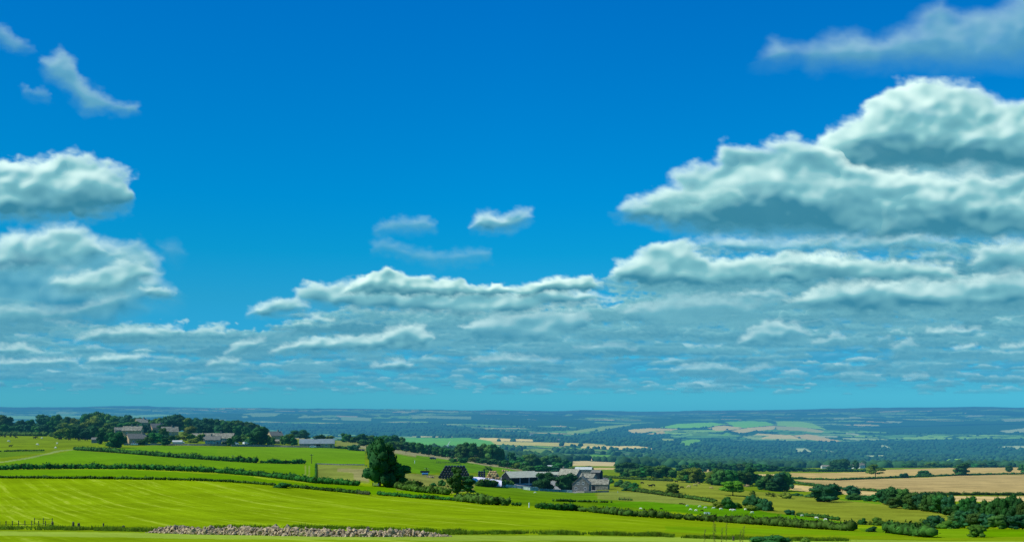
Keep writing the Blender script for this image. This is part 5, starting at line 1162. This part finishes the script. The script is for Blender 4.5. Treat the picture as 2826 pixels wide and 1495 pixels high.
o = q.build('water_tank', M['blue']); o.location = p; tag(o, 'blue tank lying in front of the dark trailer', 'tank')
p = az(3, 125, 745); q = MB()
for i in range(26):
    v = ICO1[0]*rng.uniform(.7, 1.1, (len(ICO1[0]), 1))*rng.uniform(.2, .5)+np.array([rng.uniform(-1.8, 1.8), rng.uniform(-.9, .9), rng.uniform(.0, .6)]); q.add(v, ICO1[1])
o = q.build('stone_heap', M['rock']); o.location = p; tag(o, 'small heap of stones on the rough ground by the blue tank', 'stones')
p = az(4, 1040, 1092); t = thing('water_trough', 'white water trough beside the long hedge among the sheep', 'trough', p, R_(-3)); q = MB()
q.box(-.95, -.35, .08, .95, .35, .62); q.build('tub', M['white'], t); q = MB(); q.box(-.87, -.28, .625, .87, .28, .635); q.build('water', M['glass'], t)
q = MB(); q.box(-.8, -.3, -.1, -.6, .3, .08); q.box(.6, -.3, -.1, .8, .3, .08); q.build('foot', M['pale'], t)
# pens and panels round the yard
def panel_fence(z, pts, h, label, m_, step=2.4, rails=3, name='panel_fence', post=.09, solid=False):
    path = ground_path(z, pts, step); o0 = path[0].copy(); t = thing(name, label, 'fence', o0); q = MB()
    for a_, b_ in zip(path[:-1], path[1:]):
        if solid:
            va = [a_-o0+Vector((0, 0, .1)), b_-o0+Vector((0, 0, .1)), b_-o0+Vector((0, 0, h)), a_-o0+Vector((0, 0, h))]
            va += [v+Vector((0, .06, 0)) for v in va]; q.add([tuple(v) for v in va], [(0,1,2,3),(7,6,5,4),(3,2,6,7),(0,3,7,4),(1,5,6,2)])
        else:
            for k in range(rails):
                zz = h*(.3+.62*k/max(1, rails-1)); q.tube([a_-o0+Vector((0, 0, zz)), b_-o0+Vector((0, 0, zz))], .045, 4)
    q.build('panel' if solid else 'rails', M[m_], t)
    for p in path:
        q = MB(); pp_ = p-o0; q.box(pp_.x-post, pp_.y-post-.1, pp_.z-.3, pp_.x+post, pp_.y+post-.1, pp_.z+h+.1); q.build('post', M[m_ if solid else 'wood'], t)
    return t
panel_fence(3, [(1010,858),(1080,868),(1160,872)], 1.5, 'pale blue sheeted pen in front of the small stone barn', 'pale', 2.2, solid=True)
panel_fence(3, [(1170,872),(1300,880),(1480,888)], 1.3, 'blue grey sheeting along the foot of the two yard trees', 'bluegrey', 2.4, solid=True)
panel_fence(3, [(812,835),(900,842),(1000,852)], 1.1, 'white rail fence left of the pens', 'pale', 2.4)
panel_fence(2, [(1330,905),(1445,912)], 1.3, 'dark wooden rails at the left side of the field gap', 'wood', 2., 4)
panel_fence(2, [(1530,910),(1590,916)], 1.3, 'dark wooden rails at the right side of the field gap', 'wood', 2., 4)
panel_fence(2, [(1478,826),(1540,832)], 1.4, 'grey gate under the tallest tree', 'pale', 2., 5)
panel_fence(3, [(190,606),(330,612),(420,622)], 1.1, 'post and rail fence on the lane above the bale stack', 'wood', 3.)
panel_fence(3, [(1930,958),(2030,962)], 1.2, 'weathered hurdles on the pasture below the barns', 'wood', 2.4)
panel_fence(1, [(-300,1212),(0,1208),(240,1202),(500,1207)], .7, 'sagging post and wire fence at the bottom left', 'grass', 6., 1, post=.05)
panel_fence(1, [(330,1200),(500,1204)], 1.1, 'pale weathered gate rails in the bottom left fence', 'grass', 6., 2, post=.04)
# single posts
def post(z, x, yt, yb, r_, m_, label, name='fence_post', cat='post', group=None):
    p = az(z, x, yb); h = (zc(z, x, yb)[1]-zc(z, x, yt)[1])/F*p.y; mb = MB()
    mb.tube([(0, 0, -.3), (0, 0, h*.5), (random.uniform(-.03, .03), 0, h)], [r_, r_*.97, r_*.9], 7)
    mb.tube([(0, 0, h), (0, 0, h+r_*.4)], [r_*.9, r_*.4], 7)
    o = mb.build(name, M[m_]); o.location = p; return tag(o, label, cat, group)
post(1, 698, 1168, 1222, .17, 'wood', 'left one of the two stout gateposts at the bottom left')
post(1, 750, 1180, 1219, .20, 'wood', 'right and shorter one of the two stout gateposts at the bottom left')
post(1, 985, 1180, 1212, .12, 'wood', 'thin leaning post right of the two stout gateposts')
post(1, 500, 1168, 1210, .18, 'wood', 'stout dark post at the end of the pale gate rails')
post(1, 1175, 1205, 1232, .22, 'wood', 'short stump left of the rubble heap')
post(4, 1290, 1305, 1345, .14, 'wood', 'dark post at the bottom right beside the rough grass')
post(3, 1070, 985, 1030, .16, 'white', 'white marker post in the gap at the top of the mown field', 'marker_post')
post(2, 1879, 580, 612, .16, 'white', 'white marker post in the green field above the rough paddock', 'marker_post')
post(3, 1915, 872, 890, .12, 'pale', 'pale post on the pasture right of the farm', 'marker_post')
def pole(z, x, yt, yb, label, group='telegraph poles'):
    p = az(z, x, yb); h = (zc(z, x, yb)[1]-zc(z, x, yt)[1])/F*p.y; t = thing('telegraph_pole', label, 'pole', p, 0, group)
    q = MB(); q.tube([(0, 0, -.4), (0, 0, h)], [.17, .11], 7); q.build('shaft', M['bark'], t)
    q = MB(); q.box(-.9, -.16, h-.75, .9, -.08, h-.60); q.build('crossarm', M['bark'], t)
    for s in (-.75, -.4, .4, .75):
        q = MB(); q.tube([(s, -.12, h-.60), (s, -.12, h-.42)], .05, 6); q.build('insulator', M['white'], t)
for q in [(2,148,528,575,'telegraph pole on the upper left hedge'),(2,897,518,612,'telegraph pole beside the wheel tracks in the green field'),(2,1795,428,516,'telegraph pole on the lane just right of the tallest tree'),(2,2013,462,545,'telegraph pole on the lane bank below the turbine'),
          (2,2230,498,585,'telegraph pole on the lane near the dark car'),(3,563,528,606,'telegraph pole in front of the tall trees behind the bales'),(3,783,585,652,'telegraph pole above the straw bales'),(3,1018,600,690,'telegraph pole above the cattle shed roof'),
          (3,93,648,700,'telegraph pole beside the dark trailer'),(3,862,598,662,'telegraph pole just left of the bank behind the shed')]:
    pole(*q)

# ------------------------------------------------------------------ rubble heap and rough grass in the foreground
mb = MB(); hp = [(1, 1430, 1268), (1, 1900, 1285), (2, 330, 1292), (2, 1000, 1305), (2, 1600, 1307), (2, 2190, 1306)]
pts = [az(z, x, y) for z, x, y in hp]; path = along(pts, .25); o0 = path[0].copy(); n = len(path)
prof = 1.0+.35*fbm(np.arange(n)*.05, np.zeros(n), 4, 4)
for i, p in enumerate(path):
    e = min(1, i/14., (n-i)/26.)**.7; H_ = .85*e*prof[i]
    for k in range(13):
        s = rng.uniform(-1, 1); hh = H_*max(0, 1-abs(s)**1.5)
        sz = rng.choice([.08, .13, .20, .32], p=[.35, .35, .23, .07])*rng.uniform(.7, 1.2)*(.5+.5*e)
        v = (ICO2 if sz > .3 else ICO1)[0]; v = v*(1+rng.uniform(-.38, .38, (len(v), 1)))*sz*rng.uniform(.6, 1.5, 3)
        c = np.array([p.x-o0.x+rng.normal(0, .2), p.y-o0.y+s*1.5+.8, float(terr_z(p.x, p.y+s*1.5+.8))-o0.z+hh*rng.uniform(.3, 1)])
        mb.add(v+c, (ICO2 if sz > .3 else ICO1)[1])
o = mb.build('rubble_heap', M['rock']); o.location = o0; tag(o, kind='stuff'); tag(o, 'long low heap of broken stone rubble in front of the mown field', 'rubble')
mb = MB()
def tufts(z0, pts, n, h, spread):
    P_ = [az(z0, x, y) for x, y in pts]; seg = along(P_, .3)
    for i in range(n):
        p = seg[rng.integers(len(seg))]; x = p.x+rng.normal(0, .5); y = p.y+abs(rng.normal(0, spread)); z = float(terr_z(x, y))
        clump = fbm(np.array([x*.25]), np.array([y*.25]), 2, 61)[0]
        if clump < -.1: continue
        for b_ in range(3):
            hh = h*rng.uniform(.5, 1.2)*(1+1.0*clump); dx, dy = rng.normal(0, .3*hh, 2); w_ = .045
            mb.add([(x-w_, y, z-.05), (x+w_, y, z-.05), (x+dx, y+dy, z+hh)], [(0, 1, 2)])
tufts(1, [(-200,1240),(540,1245),(1430,1262)], 3000, .4, 4)
tufts(2, [(-100,1225),(1000,1232),(2300,1270)], 2600, .45, 2)
tufts(3, [(150,1290),(1000,1285),(2415,1310)], 4200, .42, 3)
tufts(4, [(690,1315),(1400,1340),(2415,1350)], 3200, .45, 3)
o = mb.build('rough_grass', M['grass']); tag(o, kind='stuff')
for k, (x, yt, lean) in enumerate([(1098,1150,.10),(1112,1185,.05),(1178,1215,.12),(1218,1165,.08),(1375,1200,.22),(1345,1240,.2),(1010,1235,.1)]):
    D = 26.; p = az(4, x, None, D); h = (HY-zc(4, x, yt)[1])/F*D-p.z
    t = thing('tall_grass', 'tall grass stem with a drooping seedhead standing close to the camera at the lower right', 'grass stem', p, 0, 'tall grass stems near the camera')
    q = MB(); q.tube([(-lean*h*.25, 0, -.1), (-lean*h*.1, 0, h*.5), (lean*h*.08, 0, h*.95)], [.004, .0035, .002], 5); q.build('stem', M['grass'], t)
    q = MB()
    for j in range(34):
        zz = h*(.80+.20*j/34); c = np.array([lean*h*(.03+.06*j/34)+random.gauss(0, .012), random.gauss(0, .012), zz]); v = ICO1[0]*np.array([.006, .006, .016])+c; q.add(v, ICO1[1])
    q.build('seedhead', M['seed'], t)

# ------------------------------------------------------------------ cattle and sheep
def skin_mesh(name, pts, edges, rad, mat_):
    me = bpy.data.meshes.new(name); me.from_pydata(pts, edges, []); o = bpy.data.objects.new(name, me); COL.objects.link(o)
    md = o.modifiers.new('s', 'SKIN'); sb = o.modifiers.new('u', 'SUBSURF'); sb.levels = 1
    for i, r_ in enumerate(rad): me.skin_vertices[0].data[i].radius = (r_, r_) if not hasattr(r_, '__len__') else r_
    me.skin_vertices[0].data[0].use_root = True
    dg = bpy.context.evaluated_depsgraph_get(); m2 = bpy.data.meshes.new_from_object(o.evaluated_get(dg)); m2.name = name
    bpy.data.objects.remove(o); bpy.data.meshes.remove(me); m2.materials.clear(); m2.materials.append(mat_)
    m2.polygons.foreach_set('use_smooth', [True]*len(m2.polygons)); return m2
def beast(name, mat_, s, graze, lying=False, slim=1.):
    hz_ = (.25 if graze else 1.45); hx = (1.25 if graze else 1.35); lg = 0. if not lying else .5
    P_ = [(0, 0, 1.05), (.55, 0, 1.08), (.85, 0, 1.12), (1.05, 0, .95 if graze else 1.3), (hx, 0, hz_+.1), (hx+.28, 0, hz_-.08), (-.55, 0, 1.08), (-.82, 0, 1.08), (-.98, 0, .7)]
    E_ = [(0, 1), (1, 2), (2, 3), (3, 4), (4, 5), (0, 6), (6, 7), (7, 8)]; R = [.36, .33, .24, .16, .13, .075, .34, .24, .03]
    for fx, fb in ((.62, 1), (-.68, 6)):
        for sy in (-1, 1):
            k = len(P_); bend = .06 if fx > 0 else -.12
            P_ += [(fx, sy*.2, .72), (fx+bend, sy*.21, .40), (fx-.02, sy*.21, .02)]; E_ += [(fb, k), (k, k+1), (k+1, k+2)]; R += [.13*slim, .07*slim, .055*slim]
    P_ = [tuple(c*s for c in p) for p in P_]; R = [r_*s for r_ in R]
    return skin_mesh(name, P_, E_, R, mat_)
cowB, cowG = beast('cow', M['blackhair'], 1., False), beast('cow', M['blackhair'], 1., True)
cowW, cowT = beast('cow', M['whitehair'], .85, True), beast('cow', M['straw'], .95, True)
shp = beast('sheep', M['wool'], .50, True, slim=.9)
def herd(z, lst, mesh, name, label, cat, group):
    for i, (x, y) in enumerate(lst):
        o = new_obj(name, mesh if not isinstance(mesh, list) else mesh[i % len(mesh)]); o.location = az(z, x, y); o.rotation_euler = (0, 0, random.choice([0, PI, .4, PI-.5, 2.6, -.4])); o.scale = [random.uniform(.92, 1.08)]*3
        tag(o, label, cat, group)
herd(1, [(48,365),(12,360),(100,362),(140,360),(330,378),(578,388),(660,392),(755,398),(797,390),(823,395),(100,458),(345,372),(155,372)], [cowB, cowG], 'cow', 'black cow grazing in the field left of the village', 'cow', 'black cows left of the village')
herd(1, [(82,408),(400,378),(545,428),(355,440),(530,472)], cowW, 'cow', 'white cow in the field left of the village', 'cow', 'white cows left of the village')
herd(4, [(420,808),(500,838),(528,832),(748,795),(798,852)], [cowG, cowB], 'cow', 'black cow in the dry meadow right of the farm', 'cow', 'black cows right of the farm')
herd(4, [(868,845),(925,830),(958,812),(1078,855),(1408,828),(1430,836)], cowT, 'cow', 'tan cow in the dry meadow right of the farm', 'cow', 'tan cows right of the farm')
herd(4, [(410,1050),(850,1022),(885,1058),(935,1066),(970,1028),(1025,1040),(1105,1044),(1170,1054),(1265,1062),(1285,1060),(1300,1064),(1405,1058),(1470,1086),(1945,1116),(2080,1140),(2172,1158),(2380,1200)], shp, 'sheep', 'white sheep grazing between the long hedge and the meadow', 'sheep', 'sheep by the long hedge')
herd(3, [(665,612)], shp, 'sheep', 'stray white sheep on the lane bank above the farm', 'sheep', 'stray sheep')
herd(4, [(602,1052),(785,1002),(800,1004),(825,1006),(990,1068)], beast('sheep', M['blackhair'], .48, True), 'sheep', 'dark sheep grazing with the white flock', 'sheep', 'dark sheep')
herd(3, [(1128,895)], shp, 'sheep', 'white sheep lying close to the farmyard pens', 'sheep', None)
